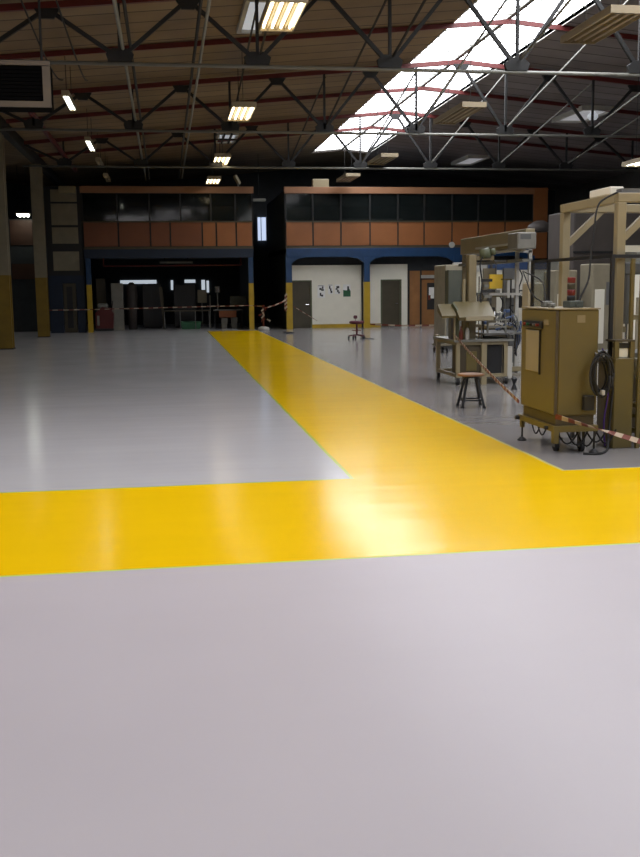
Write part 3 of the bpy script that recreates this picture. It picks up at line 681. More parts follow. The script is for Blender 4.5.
obj('back_stem', MB().tube([(cx, cy + .12, .55), (cx, cy + .26, .62), (cx, cy + .26, .72)], .02, 8), 'black', t)
obj('backrest', MB().box(cx - .07, cx + .07, cy + .22, cy + .29, .70, .82, bev=.03), 'chair_red', t)
obj('footrest', MB().tube([(cx + .17 * math.cos(k * PI / 8), cy + .17 * math.sin(k * PI / 8), .30) for k in range(17)], .012, 6).bar((cx - .17, cy, .30), (cx + .17, cy, .30), .012), 'tape_red', t)
pts = [(cx + .35 + .22 * math.sin(i * .7), cy - .3 + .05 * i, .012) for i in range(10)]
single('floor_cable', MB().tube(pts, .012, 6), 'rubber', 'thin dark cable on the floor beside the red chair', 'cable', origin=pts[0])
pts = [(5.0 + i * .16, 37.2 - i * .28 + .2 * math.sin(i), .011) for i in range(8)]
# scuffed low block by post
single('rubber_block', MB().box(4.62, 5.02, 39.6, 40.2, 0, .05, bev=.01), 'rubber', 'flat black rubber pad on the floor near the yellow post', 'pad', origin=(4.8, 39.8, 0))

# ------------------------------------------------------------------ stool
sx, sy = 4.56, 14.66
t = thing('work_stool', 'low stool with wooden seat and black legs', 'stool', (sx, sy, 0))
obj('seat', MB().lathe((sx, sy, .475), [(.175, 0), (.205, .008), (.205, .03), (.175, .038)], 28), 'stool_wood', t, 'brown wooden seat', True)
obj('seat_ring', MB().lathe((sx, sy, .45), [(.13, 0), (.14, .026)], 24), 'black', t)
for a in (.65, 2.2, 3.9, 5.35):
    c, s_ = math.cos(a), math.sin(a)
    obj('leg', MB().bar((sx + .11 * c, sy + .11 * s_, .455), (sx + .25 * c, sy + .25 * s_, .012), .032, .032), 'black', t)
    obj('foot_cap', MB().box(sx + .25 * c - .022, sx + .25 * c + .022, sy + .25 * s_ - .022, sy + .25 * s_ + .022, 0, .03), 'rubber', t)
aa = [.65, 2.2, 3.9, 5.35]
rg = MB()
for i in range(4):
    a, b_ = aa[i], aa[(i + 1) % 4]; r = .209
    rg.bar((sx + r * math.cos(a), sy + r * math.sin(a), .115), (sx + r * math.cos(b_), sy + r * math.sin(b_), .115), .02, .024)
obj('stretcher', rg, 'black', t)

# ------------------------------------------------------------------ tan control cabinet on a wheeled frame
t = thing('control_cabinet', 'tan steel control cabinet on a levelled base frame beside the aisle', 'control cabinet', (4.4, 10.8, 0))
X0, X1, CY0, CY1 = 4.145, 4.635, 10.30, 11.36
cb = MB(); cb.box(X0 + .035, X1, CY0, CY1, .42, 1.57, bev=.012)
# slightly inclined lower skirt as in the photograph
obj('body', cb, 'tan_metal', t)
d = obj('door', MB().box(X0, X0 + .035, CY0 + .01, CY1 - .01, .43, 1.56, bev=.01), 'tan_metal', t)
obj('door_edge', MB().box(X0 + .001, X0 + .034, CY0 + .0, CY0 + .01, .43, 1.56), 'tan_dark', d)
obj('operator_window', MB().box(X0 - .018, X0, 10.74, 11.16, .86, 1.33, bev=.008), 'beige_metal', t, 'pale rectangular panel on cabinet door')
obj('window_edge', MB().box(X0 - .022, X0 - .0, 10.725, 10.738, .84, 1.34), 'black', t)
sw = obj('switch_panel', MB().box(X0 - .03, X0, 10.66, 11.24, 1.355, 1.435, bev=.008), 'black', t)
for i in range(5): obj('switch', MB().tube([(X0 - .03, 10.74 + i * .1, 1.395), (X0 - .06, 10.74 + i * .1, 1.395)], .016, 8), ['beacon_red', 'grey_metal', 'black', 'green', 'beacon_red'][i], sw)
obj('type_plate', MB().box(X0 - .006, X0, 10.50, 10.64, 1.40, 1.46), 'pale_frame', t)
obj('warning_label', MB().box(4.385, 4.475, CY0 - .006, CY0, 1.43, 1.51), 'pale_frame', t, 'pale label on the shaded side')
obj('top_lid', MB().box(X0 - .005, X1 + .01, CY0 - .01, CY1 + .01, 1.57, 1.585), 'pale_frame', t, 'paler top edge')
obj('plinth', MB().box(X0 + .03, X1 - .02, CY0 + .03, CY1 - .03, .31, .42), 'tan_dark', t)
obj('side_socket_box', MB().box(4.46, 4.58, CY0 - .07, CY0, .48, .64, bev=.01), 'black', t, 'dark connector box')
fr = MB(); fr.box(X0 - .01, X0 + .05, CY0 - .03, CY1 + .05, .245, .31); fr.box(X1 - .05, X1 + .01, CY0 - .03, CY1 + .05, .245, .31)
fr.box(X0 + .05, X1 - .05, CY0 - .03, CY0 + .03, .245, .31); fr.box(X0 + .05, X1 - .05, CY1 - .01, CY1 + .05, .245, .31)
obj('base_frame', fr, 'tan_metal', t)
obj('bracket', MB().box(X0 - .01, X0 + .05, CY0 - .03, CY0 + .04, .12, .245), 'tan_metal', t); obj('bracket', MB().box(X0 + .0, X0 + .04, CY1 - .06, CY1 + .0, .16, .245), 'tan_metal', t)
for (x, yy) in ((X0 + .02, CY1 - .03), (X1 - .02, CY1 - .03), (X1 - .02, CY0)):
    ft = obj('levelling_foot', MB().lathe((x, yy, 0), [(.055, 0), (.055, .012), (.03, .035), (.018, .045)], 16).tube([(x, yy, .04), (x, yy, .245)], .012, 8), 'black', t)
w3 = obj('caster', MB().prism([(10.50 + .06 * math.cos(k * PI / 8), .06 + .06 * math.sin(k * PI / 8)) for k in range(16)], 'x', X0 + .09, X0 + .13), 'rubber', t)
obj('caster_fork', MB().box(X0 + .08, X0 + .085, 10.46, 10.54, .05, .245).box(X0 + .135, X0 + .14, 10.46, 10.54, .05, .245), 'grey_metal', w3)
w2 = obj('caster', MB().prism([(10.42 + .06 * math.cos(k * PI / 8), .06 + .06 * math.sin(k * PI / 8)) for k in range(16)], 'x', X1 - .14, X1 - .10), 'rubber', t)
obj('caster_fork', MB().box(X1 - .15, X1 - .145, 10.38, 10.46, .05, .245).box(X1 - .095, X1 - .09, 10.38, 10.46, .05, .245), 'grey_metal', w2)
obj('frame_knob', MB().tube([(X0 - .06, CY1 + .0, .275), (X0 - .01, CY1 + .0, .275)], .025, 10).tube([(X0 - .05, CY0 + .15, .275), (X0 - .01, CY0 + .15, .275)], .02, 10), 'black', t)
for i in range(2):
    y0_ = 10.75 + .25 * i
    pts = [(X0 + .1 + .02 * i, y0_ + .30 * k / 8, .245 - .12 * math.sin(k / 8 * PI) - .02 * i * math.sin(k / 8 * PI)) for k in range(9)]
    obj('under_cable', MB().tube(pts, .009, 6), 'rubber', t)
for i in range(5):
    xx = 4.2 + .12 * i
    pts = [(xx + .24 * k / 8, 10.33 + .02 * i, .235 - (.13 + .02 * (i % 3)) * math.sin(k / 8 * PI)) for k in range(9)]
    obj('under_cable', MB().tube(pts, .010, 6), 'rubber', t)

t = thing('signal_tower', 'dark red signal lamp stack standing on the tan control cabinet', 'signal lamp', (4.56, 10.9, 1.585))
for i in range(4):
    obj('lamp_segment', MB().lathe((4.56, 10.9, 1.645 + i * .07), [(.042, 0), (.046, .005), (.046, .06), (.042, .066)], 16), ['black', 'beacon_red', 'door_brown', 'beacon_red'][i], t, smooth=True)
obj('mount', MB().lathe((4.56, 10.9, 1.585), [(.06, 0), (.05, .03), (.03, .06)], 16), 'black', t)
# fittings on the cabinet top
for i, (x, yy, w3, d3, h3, mt) in enumerate(((4.30, 11.05, .10, .12, .07, 'grey_steel'), (4.40, 10.55, .16, .2, .075, 'green_grey'), (4.27, 10.78, .06, .08, .05, 'grey_steel'))):
    single('junction_box', MB().box(x, x + w3, yy, yy + d3, 1.585, 1.585 + h3, bev=.008).tube([(x + w3 / 2, yy - .04, 1.585 + h3 / 2), (x + w3 / 2, yy, 1.585 + h3 / 2)], .015, 8), mt,
           ['grey connector block on the cabinet top left of the signal lamp', 'grey green connector block on the cabinet top, right side', 'small grey connector on the cabinet top in front of the signal lamp'][i], 'connector', 'connectors on the cabinet', origin=(x, yy, 1.585))
pts = [(4.565, 10.72, 1.63), (4.62, 10.75, 1.72), (4.72, 10.8, 1.9), (4.76, 10.85, 2.15), (4.80, 10.87, 2.4), (4.83, 10.9, 2.62), (4.88, 10.93, 2.74), (4.96, 10.95, 2.80), (5.09, 10.92, 2.865)]
def smooth_pts(p, n_=5):
    p = [Vector(x) for x in p]; out = []
    for i in range(len(p) - 1):
        a, b_, c, d_ = p[max(i - 1, 0)], p[i], p[i + 1], p[min(i + 2, len(p) - 1)]
        for k in range(n_):
            t = k / n_; out.append(.5 * ((2 * b_) + (c - a) * t + (2 * a - 5 * b_ + 4 * c - d_) * t * t + (3 * b_ - a - 3 * c + d_) * t ** 3))
    return out + [p[-1]]
single('supply_cable', MB().tube(smooth_pts(pts), .011, 8), 'rubber', 'black cable arching from the cabinet top up to the portal frame', 'cable', origin=pts[0], smooth=True)
for i, s_ in enumerate(([(4.30, 11.1, 1.64), (4.22, 11.14, 1.70), (4.18, 11.2, 1.78), (4.17, 11.3, 1.9), (4.2, 11.5, 2.0)], [(4.33, 11.1, 1.65), (4.36, 11.2, 1.78), (4.38, 11.4, 1.9), (4.36, 11.9, 2.0)])):
    single('signal_cable', MB().tube(smooth_pts(s_), .008, 6), 'rubber', ['thin black cable rising from the cabinet, left of the signal lamp', 'second thin black cable rising behind the cabinet top'][i], 'cable', 'thin cables over the cabinet', origin=s_[0], smooth=True)

# ------------------------------------------------------------------ pale portal frame machine
t = thing('portal_frame', 'pale steel portal frame with diagonal braces behind the tan cabinet', 'machine frame', (5.2, 11, 0))
PX = 5.145; PB, PA = 10.95, 12.55; ZT = 2.86; s = .105
for (x, yy) in ((PX, PB), (PX, PA), (7.3, PB), (7.3, PA)):
    obj('upright', MB().box(x - s / 2, x + s / 2, yy - s / 2, yy + s / 2, .02, ZT - s, bev=.008), 'beige_metal' if x < 6 else 'beige_metal', t)
    obj('base_plate', MB().box(x - .1, x + .1, yy - .1, yy + .1, 0, .02), 'grey_metal', t)
for yy in (PB, PA): obj('cross_beam', MB().box(PX - s / 2, 7.3 + s / 2, yy - s / 2, yy + s / 2, ZT - s, ZT, bev=.008), 'beige_metal', t)
for x in (PX, 7.3): obj('side_beam', MB().box(x - s / 2, x + s / 2, PB + s / 2, PA - s / 2, ZT - s, ZT, bev=.008), 'beige_metal', t)
for yy in (PB, PA):
    obj('brace', MB().bar((PX + .04, yy, 2.36), (PX + .50, yy, ZT - s * .7), .075, .075), 'beige_metal', t)
    obj('brace', MB().bar((7.3 - .04, yy, 2.36), (7.3 - .46, yy, ZT - s * .7), .075, .075), 'beige_metal', t)
obj('cable_tray', MB().box(PX + .0, 7.3, PB - .02, PB + .12, ZT, ZT + .05), 'grey_metal', t)
obj('light_box', MB().box(PX - .05, PX + .12, PB + .18, PB + .75, ZT, ZT + .09, bev=.01), 'wall_paint', t)
# machine guard with dark profiles
t = thing('machine_guard', 'clear machine guard in dark slim profiles inside the portal frame', 'machine guard', (5, 11.2, 0))
g = MB()
GX = 5.0
for (x, yy) in ((GX, 13.3), (GX, 12.72), (GX, 10.80), (5.42, 10.86)):
    g.box(x - .02, x + .02, yy - .02, yy + .02, .0, 2.17)
g.box(GX - .02, GX + .02, 10.82, 13.28, 2.13, 2.17)
obj('profile', g, 'black', t)
g = MB(); g.box(GX + .02, 6.4, 10.84, 10.88, 2.13, 2.17); g.box(6.38, 6.42, 10.84, 10.88, .0, 2.13); obj('front_profile', g, 'black', t)
obj('guard_pane', MB().box(5.44, 6.38, 10.855, 10.865, 1.0, 2.13), 'guard_glass', t); obj('guard_pane', MB().box(GX - .004, GX + .004, 12.74, 13.28, 1.0, 2.13), 'guard_glass', t)
# inner white stack of parts: lower tan cabinet behind coil
t = thing('lower_cabinet', 'narrow tan machine cabinet with an open bay below the portal frame', 'machine cabinet', (5.15, 10.8, 0))
obj('body', MB().box(4.93, 5.165, 10.52, 10.77, 0, 1.02, bev=.01), 'tan_metal', t)
for a in (4.93, 5.115): obj('bay_post', MB().box(a, a + .05, 10.52, 10.56, 1.02, 1.2), 'tan_metal', t)
obj('bay_top', MB().box(4.93, 5.165, 10.52, 10.77, 1.2, 1.22), 'tan_dark', t)
obj('controller', MB().box(4.99, 5.11, 10.56, 10.7, 1.02, 1.13, bev=.01), 'wall_paint', t); obj('controller_lid', MB().box(4.98, 5.12, 10.55, 10.7, 1.13, 1.18), 'black', t)
t = thing('side_rack', 'slim tan rack with shelf rails at the right edge', 'rack', (5.5, 10.7, 0))
for x in (5.215, 6.1):
    for yy in (10.5, 10.74): obj('upright', MB().box(x - .02, x + .02, yy - .02, yy + .02, 0, 2.12 if x < 5.5 else 1.6), 'tan_metal' if x < 5.5 else 'beige_metal', t)
for z in (.18, .34, .46): obj('shelf_rail', MB().box(5.235, 6.08, 10.48, 10.52, z, z + .04).box(5.195, 5.235, 10.52, 10.72, z, z + .04), 'tan_metal', t)
obj('shelf_rail', MB().box(5.235, 6.08, 10.5, 10.54, 1.12, 1.16), 'grey_metal', t)
obj('hopper', MB().prism([(5.27, 1.0), (5.9, 1.05), (5.9, .52), (5.38, .52), (5.27, .85)], 'y', 10.55, 10.74), 'wall_paint', t, 'pale sloping hopper')
obj('shelf', MB().box(5.235, 6.08, 10.52, 10.74, .47, .50), 'tan_metal', t)
# inner equipment behind guard
t = thing('press_unit', 'grey press unit behind the clear guard at right', 'machine', (5.6, 12, 0))
obj('frame', MB().box(5.42, 5.50, 11.6, 11.68, .6, 2.3).box(5.42, 6.3, 11.6, 11.68, 2.22, 2.3), 'wall_paint', t)
obj('cylinder', MB().tube([(5.62, 11.7, 1.35), (5.62, 11.7, 1.95)], .04, 12), 'grey_metal', t)
obj('rod', MB().tube([(5.62, 11.7, 1.15), (5.62, 11.7, 1.35)], .015, 8), 'chrome', t)
obj('table', MB().box(5.35, 6.4, 11.5, 12.2, .92, 1.0), 'grey_metal', t); obj('pedestal', MB().box(5.45, 6.3, 11.6, 12.1, 0, .92), 'tan_dark', t)
obj('head', MB().box(5.55, 5.95, 11.65, 11.85, 1.95, 2.1, bev=.02), 'grey_metal', t)
obj('clamp', MB().box(5.5, 5.58, 11.62, 11.72, 1.25, 1.32), 'pale_frame', t); obj('clamp', MB().box(5.66, 5.8, 11.62, 11.72, 1.4, 1.46), 'pale_frame', t)
# coil of black cable hanging on cabinet corner
t = thing('cable_coil', 'coil of black cable hanging at the right side of tan cabinet', 'cable coil', (4.68, 10.24, .75))
for k in range(9):
    rx, rz = .085 + .014 * (k % 4), .17 + .02 * (k % 5); cy_ = 10.215 - .012 * k; ph = random.uniform(-.02, .02)
    pts = [(4.615 + ph + rx * math.cos(a * PI / 14), cy_ + .01 * math.sin(3 * a * PI / 14), .87 + ph + rz * math.sin(a * PI / 14)) for a in range(29)]
    obj('cable_loop', MB().tube(pts, .011, 6), 'rubber', t, smooth=True)
obj('hook', MB().tube([(4.60, 10.295, 1.10), (4.61, 10.2, 1.05), (4.61, 10.1, 1.08)], .01, 6), 'grey_metal', t)
obj('cable_tie', MB().box(4.60, 4.63, 10.09, 10.22, .66, .71), 'white_metal', t, 'pale tie')
s_ = [(4.80, 10.35, .9), (4.86, 10.4, .7), (4.84, 10.4, .4), (4.80, 10.35, .15), (4.72, 10.2, .04), (4.58, 10.15, .012), (4.45, 10.2, .012)]
single('floor_hose', MB().tube(smooth_pts(s_), .014, 8), 'rubber', 'black hose hanging down to the floor right of the tan cabinet', 'hose', origin=s_[0], smooth=True)
s_ = [(4.86, 10.7, 1.12), (4.90, 10.66, 1.02), (4.92, 10.62, .9), (4.90, 10.6, .6), (4.86, 10.6, .3), (4.88, 10.6, .02)]
single('purple_cable', MB().tube(smooth_pts(s_), .010, 8), 'purple', 'purple cable beside the black coil', 'cable', origin=s_[0], smooth=True)
t = thing('valve_bank', 'small brass and black valve bank behind the cabinet corner', 'valves', (4.78, 11.2, 1.1))
obj('manifold', MB().box(4.78, 4.86, 11.3, 11.36, 1.0, 1.62), 'tan_metal', t)
for i in range(4): obj('valve', MB().tube([(4.70, 11.28, 1.15 + i * .12), (4.80, 11.28, 1.17 + i * .12)], .028, 8), ['black', 'tan_metal', 'black', 'pale_frame'][i], t)
obj('stand', MB().box(4.80, 4.84, 11.36, 11.4, 0, 1.62), 'grey_metal', t)

# ------------------------------------------------------------------ assembly machine beyond the stool
t = thing('assembly_machine', 'cream assembly machine with tilted desk and small parts behind the stool', 'machine', (5.7, 18.5, 0))
f = MB()
for x in (5.30, 6.22):
    for yy in (17.95, 19.3): f.box(x, x + .07, yy, yy + .07, .14, .80)
for z in (.14, .74):
    for yy in (17.95, 19.3): f.box(5.37, 6.22, yy, yy + .06, z, z + .06)
    for x in (5.30, 6.23): f.box(x, x + .06, 18.02, 19.3, z, z + .06)
obj('base_frame', f, 'beige_metal', t)
obj('side_panel', MB().box(5.38, 5.78, 17.99, 18.5, .20, .74), 'tan_dark', t)
obj('side_panel_front', MB().box(5.50, 5.70, 17.975, 17.99, .26, .62), 'tan_metal', t)
obj('center_post', MB().box(5.78, 5.88, 17.93, 18.02, .0, .80), 'beige_metal', t)
obj('dark_unit', MB().box(5.88, 6.20, 18.02, 18.6, .20, .74), 'black', t)
obj('white_panel', MB().box(6.22, 6.38, 17.96, 18.05, .1, .70), 'white_metal', t, 'white side panel')
obj('worktop', MB().box(5.24, 6.40, 17.9, 19.4, .80, .84), 'grey_steel', t)
for (x, yy) in ((5.33, 17.98), (6.26, 17.98), (5.33, 19.33), (6.26, 19.33)):
    obj('caster', MB().prism([(yy + .06 * math.cos(k * PI / 8), .06 + .06 * math.sin(k * PI / 8)) for k in range(16)], 'x', x - .02, x + .03), 'rubber', t)
    obj('caster_fork', MB().box(x - .03, x - .02, yy - .03, yy + .03, .05, .14).box(x + .03, x + .04, yy - .03, yy + .03, .05, .14).box(x - .03, x + .04, yy - .03, yy + .03, .13, .14), 'grey_metal', t)
# console: tilted desk
cs = MB(); cs.prism([(17.70, 1.26), (17.74, 1.20), (18.12, 1.38), (18.12, 1.54)], 'x', 5.28, 5.96)
obj('console', cs, 'tan_metal', t)
obj('console_front', MB().prism([(17.68, 1.20), (17.73, 1.19), (17.74, 1.27), (17.70, 1.28)], 'x', 5.40, 5.92), 'pale_frame', t)
obj('console_side', MB().prism([(17.80, 1.29), (17.82, 1.25), (18.12, 1.36), (18.12, 1.50)], 'x', 4.98, 5.25), 'tan_metal', t)
obj('console_arm', MB().bar((5.25, 18.05, 1.50), (5.36, 17.76, 1.22), .05, .06).box(5.30, 5.36, 18.0, 18.06, .84, 1.45), 'olive', t)
obj('dark_column', MB().box(5.24, 5.50, 18.3, 18.55, 1.3, 2.12), 'green_grey', t)
obj('column_mount', MB().box(5.3, 5.46, 18.32, 18.5, .84, 1.3), 'grey_metal', t)
obj('cream_column', MB().box(5.60, 5.75, 18.2, 18.4, .84, 2.40, bev=.01), 'pale_frame', t)
obj('cream_column', MB().box(5.50, 5.56, 18.25, 18.33, .84, 1.95, bev=.01), 'beige_metal', t)
for i, x in enumerate((5.80, 5.86)): obj('rod', MB().tube([(x, 18.2, .84), (x, 18.2, 2.0 - .1 * i)], .012, 8), 'chrome', t)
# horn hose and motor
obj('motor', MB().tube([(5.84, 18.3, 2.40), (6.02, 18.25, 2.44)], .10, 14).tube([(6.02, 18.25, 2.44), (6.12, 18.22, 2.46)], .06, 12), 'olive', t, smooth=True)
obj('motor_arm', MB().box(5.75, 6.1, 18.25, 18.35, 2.30, 2.38), 'pale_frame', t)
obj('air_hose', MB().tube(smooth_pts([(5.86, 18.2, 2.36), (5.80, 18.15, 2.2), (5.83, 18.12, 1.9), (5.80, 18.1, 1.6), (5.84, 18.1, 1.3), (5.9, 18.2, .86)]), .014, 8), 'rubber', t, smooth=True)
# upper gantry of the same machine
X = 7.3
obj('top_beam', MB().box(X - .06, X + .14, 19.7, 24.25, 2.58, 2.96, bev=.01), 'beige_metal', t, 'long cream top beam')
obj('top_rail', MB().box(X - .14, X - .06, 19.7, 22.8, 2.66, 2.70).box(X - .14, X - .06, 19.7, 22.8, 2.52, 2.56), 'white_metal', t)
obj('beam_end_box', MB().box(X - .30, X + .10, 19.50, 20.1, 2.55, 2.88, bev=.02), 'dull_white', t, 'pale end box')
obj('end_box_vent', MB().box(X - .24, X - .02, 19.495, 19.5, 2.74, 2.84), 'grey_metal', t)
obj('lower_beam', MB().box(X - .12, X + .1, 19.7, 24.2, 2.30, 2.36), 'grey_steel', t)
for (x, yy, wd, mt) in ((X + .02, 20.35, .07, 'white_metal'), (X + .28, 20.3, .07, 'white_metal'), (X + .02, 24.1, .1, 'beige_metal'), (X + .1, 22.3, .05, 'grey_metal')):
    obj('gantry_post', MB().box(x - wd / 2, x + wd / 2, yy, yy + wd, .0, 2.58), mt, t)
for a_, b_, z_ in ((-.6, .4, 1.0), (-.6, .4, 1.62), (.02, .32, 2.5)): obj('cross_rail', MB().box(X + a_, X + b_, 20.3, 20.36, z_, z_ + .05), 'white_metal', t)
obj('foot_rail', MB().box(X - .35, X + .4, 20.28, 20.36, .02, .12).box(X - .35, X - .27, 20.36, 22, .02, .12), 'beige_metal', t)
hb = obj('yellow_plate', MB().box(6.80, 7.08, 20.6, 20.66, 1.76, 2.06), 'yellow_sign', t, 'yellow plate hanging under beam')
obj('plate_hook', MB().tube([(6.94, 20.63, 2.06), (6.94, 20.63, 2.34)], .01, 6).box(6.9, 7.2, 20.6, 20.64, 2.32, 2.36), 'grey_metal', hb)
obj('grey_door', MB().box(6.92, 7.22, 21.4, 21.46, .3, 2.2), 'concrete', t); obj('door_slot', MB().box(7.04, 7.10, 21.38, 21.4, 1.3, 1.75), 'black', t)
obj('dark_back_panel', MB().box(7.45, 7.8, 21.6, 21.7, .1, 2.2), 'grey_metal', t); obj('screen', MB().box(7.50, 7.74, 21.5, 21.6, 1.55, 1.95), 'white_metal', t)
# pneumatic tangle: small parts on the worktop (individual parts)
random.seed(3)
for i in range(26):
    x = random.uniform(5.85, 6.75); yy = random.uniform(18.0, 19.2); z = random.uniform(.95, 1.32)
    k = i % 4; mt = random.choice(['grey_steel', 'blue_soft', 'black', 'grey_metal', 'blue_soft', 'white_metal', 'chrome'])
    if k == 0: obj('valve_body', MB().box(x, x + .08, yy, yy + .07, z, z + .06, bev=.008), mt, t)
    elif k == 1: obj('air_cylinder', MB().tube([(x, yy, z), (x + random.uniform(-.1, .1), yy, z + .16)], .025, 10), mt, t, smooth=True)
    elif k == 2: obj('fitting', MB().tube([(x, yy, z), (x + .07, yy - .03, z + .02)], .02, 8).tube([(x + .07, yy - .03, z + .02), (x + .1, yy - .03, z + .05)], .012, 8), mt, t)
    else:
        q = [(x + .11 * math.sin(a * .9 + i), yy - .02 * a, z - .06 * a + .1 * math.cos(a + i)) for a in range(6)]
        obj('air_line', MB().tube(smooth_pts(q, 3), .010, 6), random.choice(['blue_soft', 'black', 'grey_steel']), t, smooth=True)
obj('fixture_plate', MB().box(5.85, 6.75, 18.0, 19.3, .92, .95).box(6.70, 6.74, 18.0, 18.05, 0.0, .92).box(6.70, 6.74, 19.2, 19.25, 0.0, .92), 'grey_metal', t)
obj('fixture_frame', MB().box(5.9, 5.93, 18.0, 18.03, .95, 1.25).box(6.25, 6.28, 18.0, 18.03, .95, 1.2).box(5.93, 6.25, 18.0, 18.03, 1.18, 1.21).box(5.93, 6.25, 18.0, 18.03, 1.05, 1.08), 'grey_steel', t)
for i in range(9):
    q = [(6.45 + .04 * i + .05 * math.sin(i * 2), 18.2 + .1 * i, 1.25), (6.5 + .045 * i, 18.1 + .1 * i, 1.05), (6.48 + .05 * i, 18.1 + .1 * i, .75), (6.55 + .03 * i, 18.2 + .1 * i, .5 + .05 * (i % 3))]
    obj('air_line', MB().tube(smooth_pts(q, 4), .012, 6), ['black', 'grey_steel', 'blue_soft'][i % 3], t, smooth=True)
# parts near rods
for i in range(5):
    z = 1.5 + .1 * i; obj('clamp', MB().box(5.84 + .05 * (i % 2), 5.98 + .06 * (i % 3), 18.15, 18.22, z, z + .05), ['black', 'grey_steel'][i % 2], t)
obj('gripper', MB().box(6.5, 6.8, 20.5, 20.6, 1.62, 1.68).tube([(6.55, 20.55, 1.4), (6.55, 20.55, 1.62)], .05, 10).tube([(6.78, 20.55, 1.45), (6.78, 20.55, 1.75)], .05, 10), 'grey_metal', t)
obj('gripper', MB().box(7.35, 7.75, 20.5, 20.6, 1.5, 1.56).tube([(7.45, 20.55, 1.35), (7.45, 20.55, 1.6)], .06, 10).tube([(7.65, 20.5, 1.3), (7.65, 20.5, 1.75)], .045, 10), 'dark_steel', t)
obj('red_bar', MB().tube([(5.26, 17.96, .84), (5.26, 17.96, 1.2)], .022, 8), 'red_paint', t, 'red bar')
obj('bottle', MB().lathe((5.40, 18.0, .84), [(.04, 0), (.04, .14), (.016, .2), (.016, .25)], 12), 'tape_red', t)
obj('bottle', MB().lathe((5.52, 18.0, .84), [(.04, 0), (.04, .16), (.016, .22)], 12), 'white_metal', t)
obj('hanging_rail', MB().box(5.24, 5.27, 17.92, 17.95, .84, 1.26), 'beige_metal', t)
random.seed(11)
for i in range(16):
    x = random.uniform(6.75, 7.75); yy = 20.40 + .02 * i; z = random.uniform(1.05, 2.1)
    k = i % 4; mt = random.choice(['grey_steel', 'black', 'white_metal', 'grey_metal', 'tan_metal'])
    if k == 0: obj('sensor_block', MB().box(x, x + .1, yy, yy + .07, z, z + .12, bev=.01), mt, t)
    elif k == 1: obj('guide_rod', MB().tube([(x, yy, 1.0), (x, yy, z)], .018, 8), mt, t, smooth=True)
    elif k == 2: obj('slide_rail', MB().box(x - .15, x + .1, yy, yy + .03, z, z + .03), mt, t)
    else: obj('hose', MB().tube(smooth_pts([(x, yy, z + .3), (x + .12, yy, z + .1), (x + .05, yy, z - .2), (x + .16, yy, z - .5)], 4), .014, 6), 'black', t, smooth=True)
obj('tray', MB().box(6.7, 7.3, 20.5, 21.3, .93, .99), 'beige_metal', t); obj('tray_skirt', MB().box(6.75, 7.25, 20.6, 21.2, .0, .93), 'tan_dark', t)
# small black floor foot right of machine
single('floor_clamp', MB().lathe((6.05, 16.9, 0), [(.06, 0), (.05, .02), (.02, .10), (.06, .2), (.03, .22)], 12), 'black', 'small dark fitting standing on the floor right of the stool', 'fitting', origin=(6.05, 16.9, 0))

# ------------------------------------------------------------------ background machines at right
t = thing('machine_enclosure', 'beige machine enclosure with pale door left of the assembly machine', 'machine', (8, 28.3, 0))
obj('body', MB().box(7.92, 8.70, 28.0, 29.2, .12, 2.42, bev=.02), 'cream_machine', t)
obj('door', MB().box(8.04, 8.54, 27.975, 28.0, 1.42, 2.0, bev=.01), 'wall_paint', t)
obj('lower_door', MB().box(7.96, 8.60, 27.98, 28.0, .2, 1.36), 'grey_steel', t)
obj('handle', MB().box(8.35, 8.50, 27.95, 27.975, 1.40, 1.43), 'black', t)
obj('plinth', MB().box(7.98, 8.64, 28.1, 29.1, 0, .12), 'grey_metal', t)
t = thing('pump_cart', 'low pump cart on the floor in front of beige enclosure', 'cart', (7.8, 26, 0))
obj('deck', MB().box(7.3, 7.62, 26.5, 27.1, .2, .24), 'concrete', t); obj('pump', MB().tube([(7.36, 26.7, .34), (7.56, 26.7, .34)], .09, 12), 'grey_steel', t, smooth=True)
obj('motor', MB().box(7.33, 7.45, 26.85, 27.05, .24, .5, bev=.02), 'pale_frame', t)
for x in (7.32, 7.56):
    for yy in (26.55, 27.0): obj('wheel', MB().prism([(yy + .07 * math.cos(k * PI / 6), .07 + .07 * math.sin(k * PI / 6)) for k in range(12)], 'x', x, x + .03), 'rubber', t)
    obj('leg', MB().box(x, x + .03, 26.56, 26.6, .07, .2).box(x, x + .03, 26.98, 27.02, .07, .2), 'grey_metal', t)
t = thing('white_partition', 'white partition with blue top band behind the machines', 'partition', (11, 34, 0))
obj('panel', MB().box(9.9, 11.1, 34, 34.1, 0, 2.6), 'wall_paint', t); obj('panel', MB().box(11.14, 13.4, 34, 34.1, 0, 2.35), 'wall_paint', t)
obj('blue_band', MB().box(11.14, 13.4, 33.98, 34.1, 2.35, 2.62), 'blue_soft', t, 'blue top band'); obj('white_band', MB().box(9.9, 11.1, 33.95, 34.0, 2.30, 2.62), 'white_metal', t)
obj('post', MB().box(11.1, 11.14, 33.97, 34.1, 0, 2.62), 'grey_steel', t)
t = thing('large_enclosure', 'large dark grey enclosure standing behind the pale portal frame', 'machine', (12.5, 28, 0))
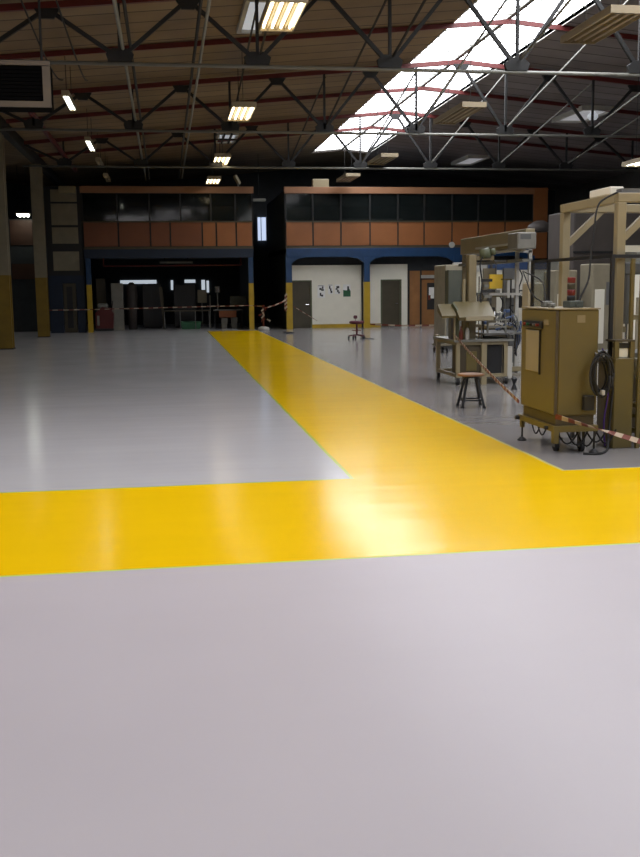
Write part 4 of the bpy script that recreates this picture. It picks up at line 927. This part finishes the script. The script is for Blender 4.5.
obj('body', MB().box(11.75, 16.0, 28, 30, .1, 3.95, bev=.03), 'brown_grey', t); obj('ledge', MB().box(11.73, 16.0, 27.97, 28, 2.72, 2.78), 'black', t); obj('plinth', MB().box(11.85, 15.9, 28.1, 29.9, 0, .1), 'black', t)
def bgbox(x, y, wd, dp, h, mt, label, top=None, nm='machine_housing'):
    t = thing(nm, label, 'machine', (x, y, 0), 'background machines at right')
    obj('body', MB().box(x, x + wd, y, y + dp, .1, h, bev=.03), mt, t); obj('plinth', MB().box(x + .05, x + wd - .05, y + .05, y + dp - .05, 0, .1), 'black', t)
    obj('door', MB().box(x + .08, x + wd * .55, y - .02, y, .3, h * .72, bev=.01), 'concrete' if mt != 'concrete' else 'wall_paint', t)
    obj('panel', MB().box(x + wd * .62, x + wd - .06, y - .02, y, h * .55, h * .8), 'grey_metal', t)
    if top: obj('top_unit', MB().box(x + .1, x + wd * .6, y + .1, y + dp - .1, h, h + top, bev=.02), 'grey_steel', t)
    return t
bgbox(10.0, 25.0, .62, .8, 2.2, 'concrete', 'cream machine housing seen left of the signal lamp', .25)
bgbox(10.85, 24.6, .62, .8, 2.35, 'concrete', 'cream machine housing seen right of the signal lamp')
bgbox(5.32, 14.3, .24, .3, 1.88, 'cream_machine', 'slim cream housing seen just above the left end of the cabinet top')
bgbox(12.2, 23.0, .9, .9, 2.1, 'white_metal', 'white machine housing farther right behind the guard', .2)
bgbox(8.5, 17.5, .7, .9, 2.2, 'wall_paint', 'pale machine housing behind the press unit at right edge', .3)
t = thing('swan_lamp', 'dark round-shaded lamp on a tall stand behind machines at right', 'lamp', (13.2, 35.5, 0))
obj('pole', MB().tube([(13.3, 35.8, .03), (13.3, 35.8, 3.6), (13.6, 35.8, 4.0)], .04, 8), 'brown_grey', t); obj('shade', MB().lathe((13.7, 35.8, 3.75), [(.5, 0), (.42, .25), (.15, .4)], 18), 'brown_grey', t, smooth=True)
obj('foot', MB().box(13.0, 13.6, 35.5, 36.1, 0, .03), 'brown_grey', t)
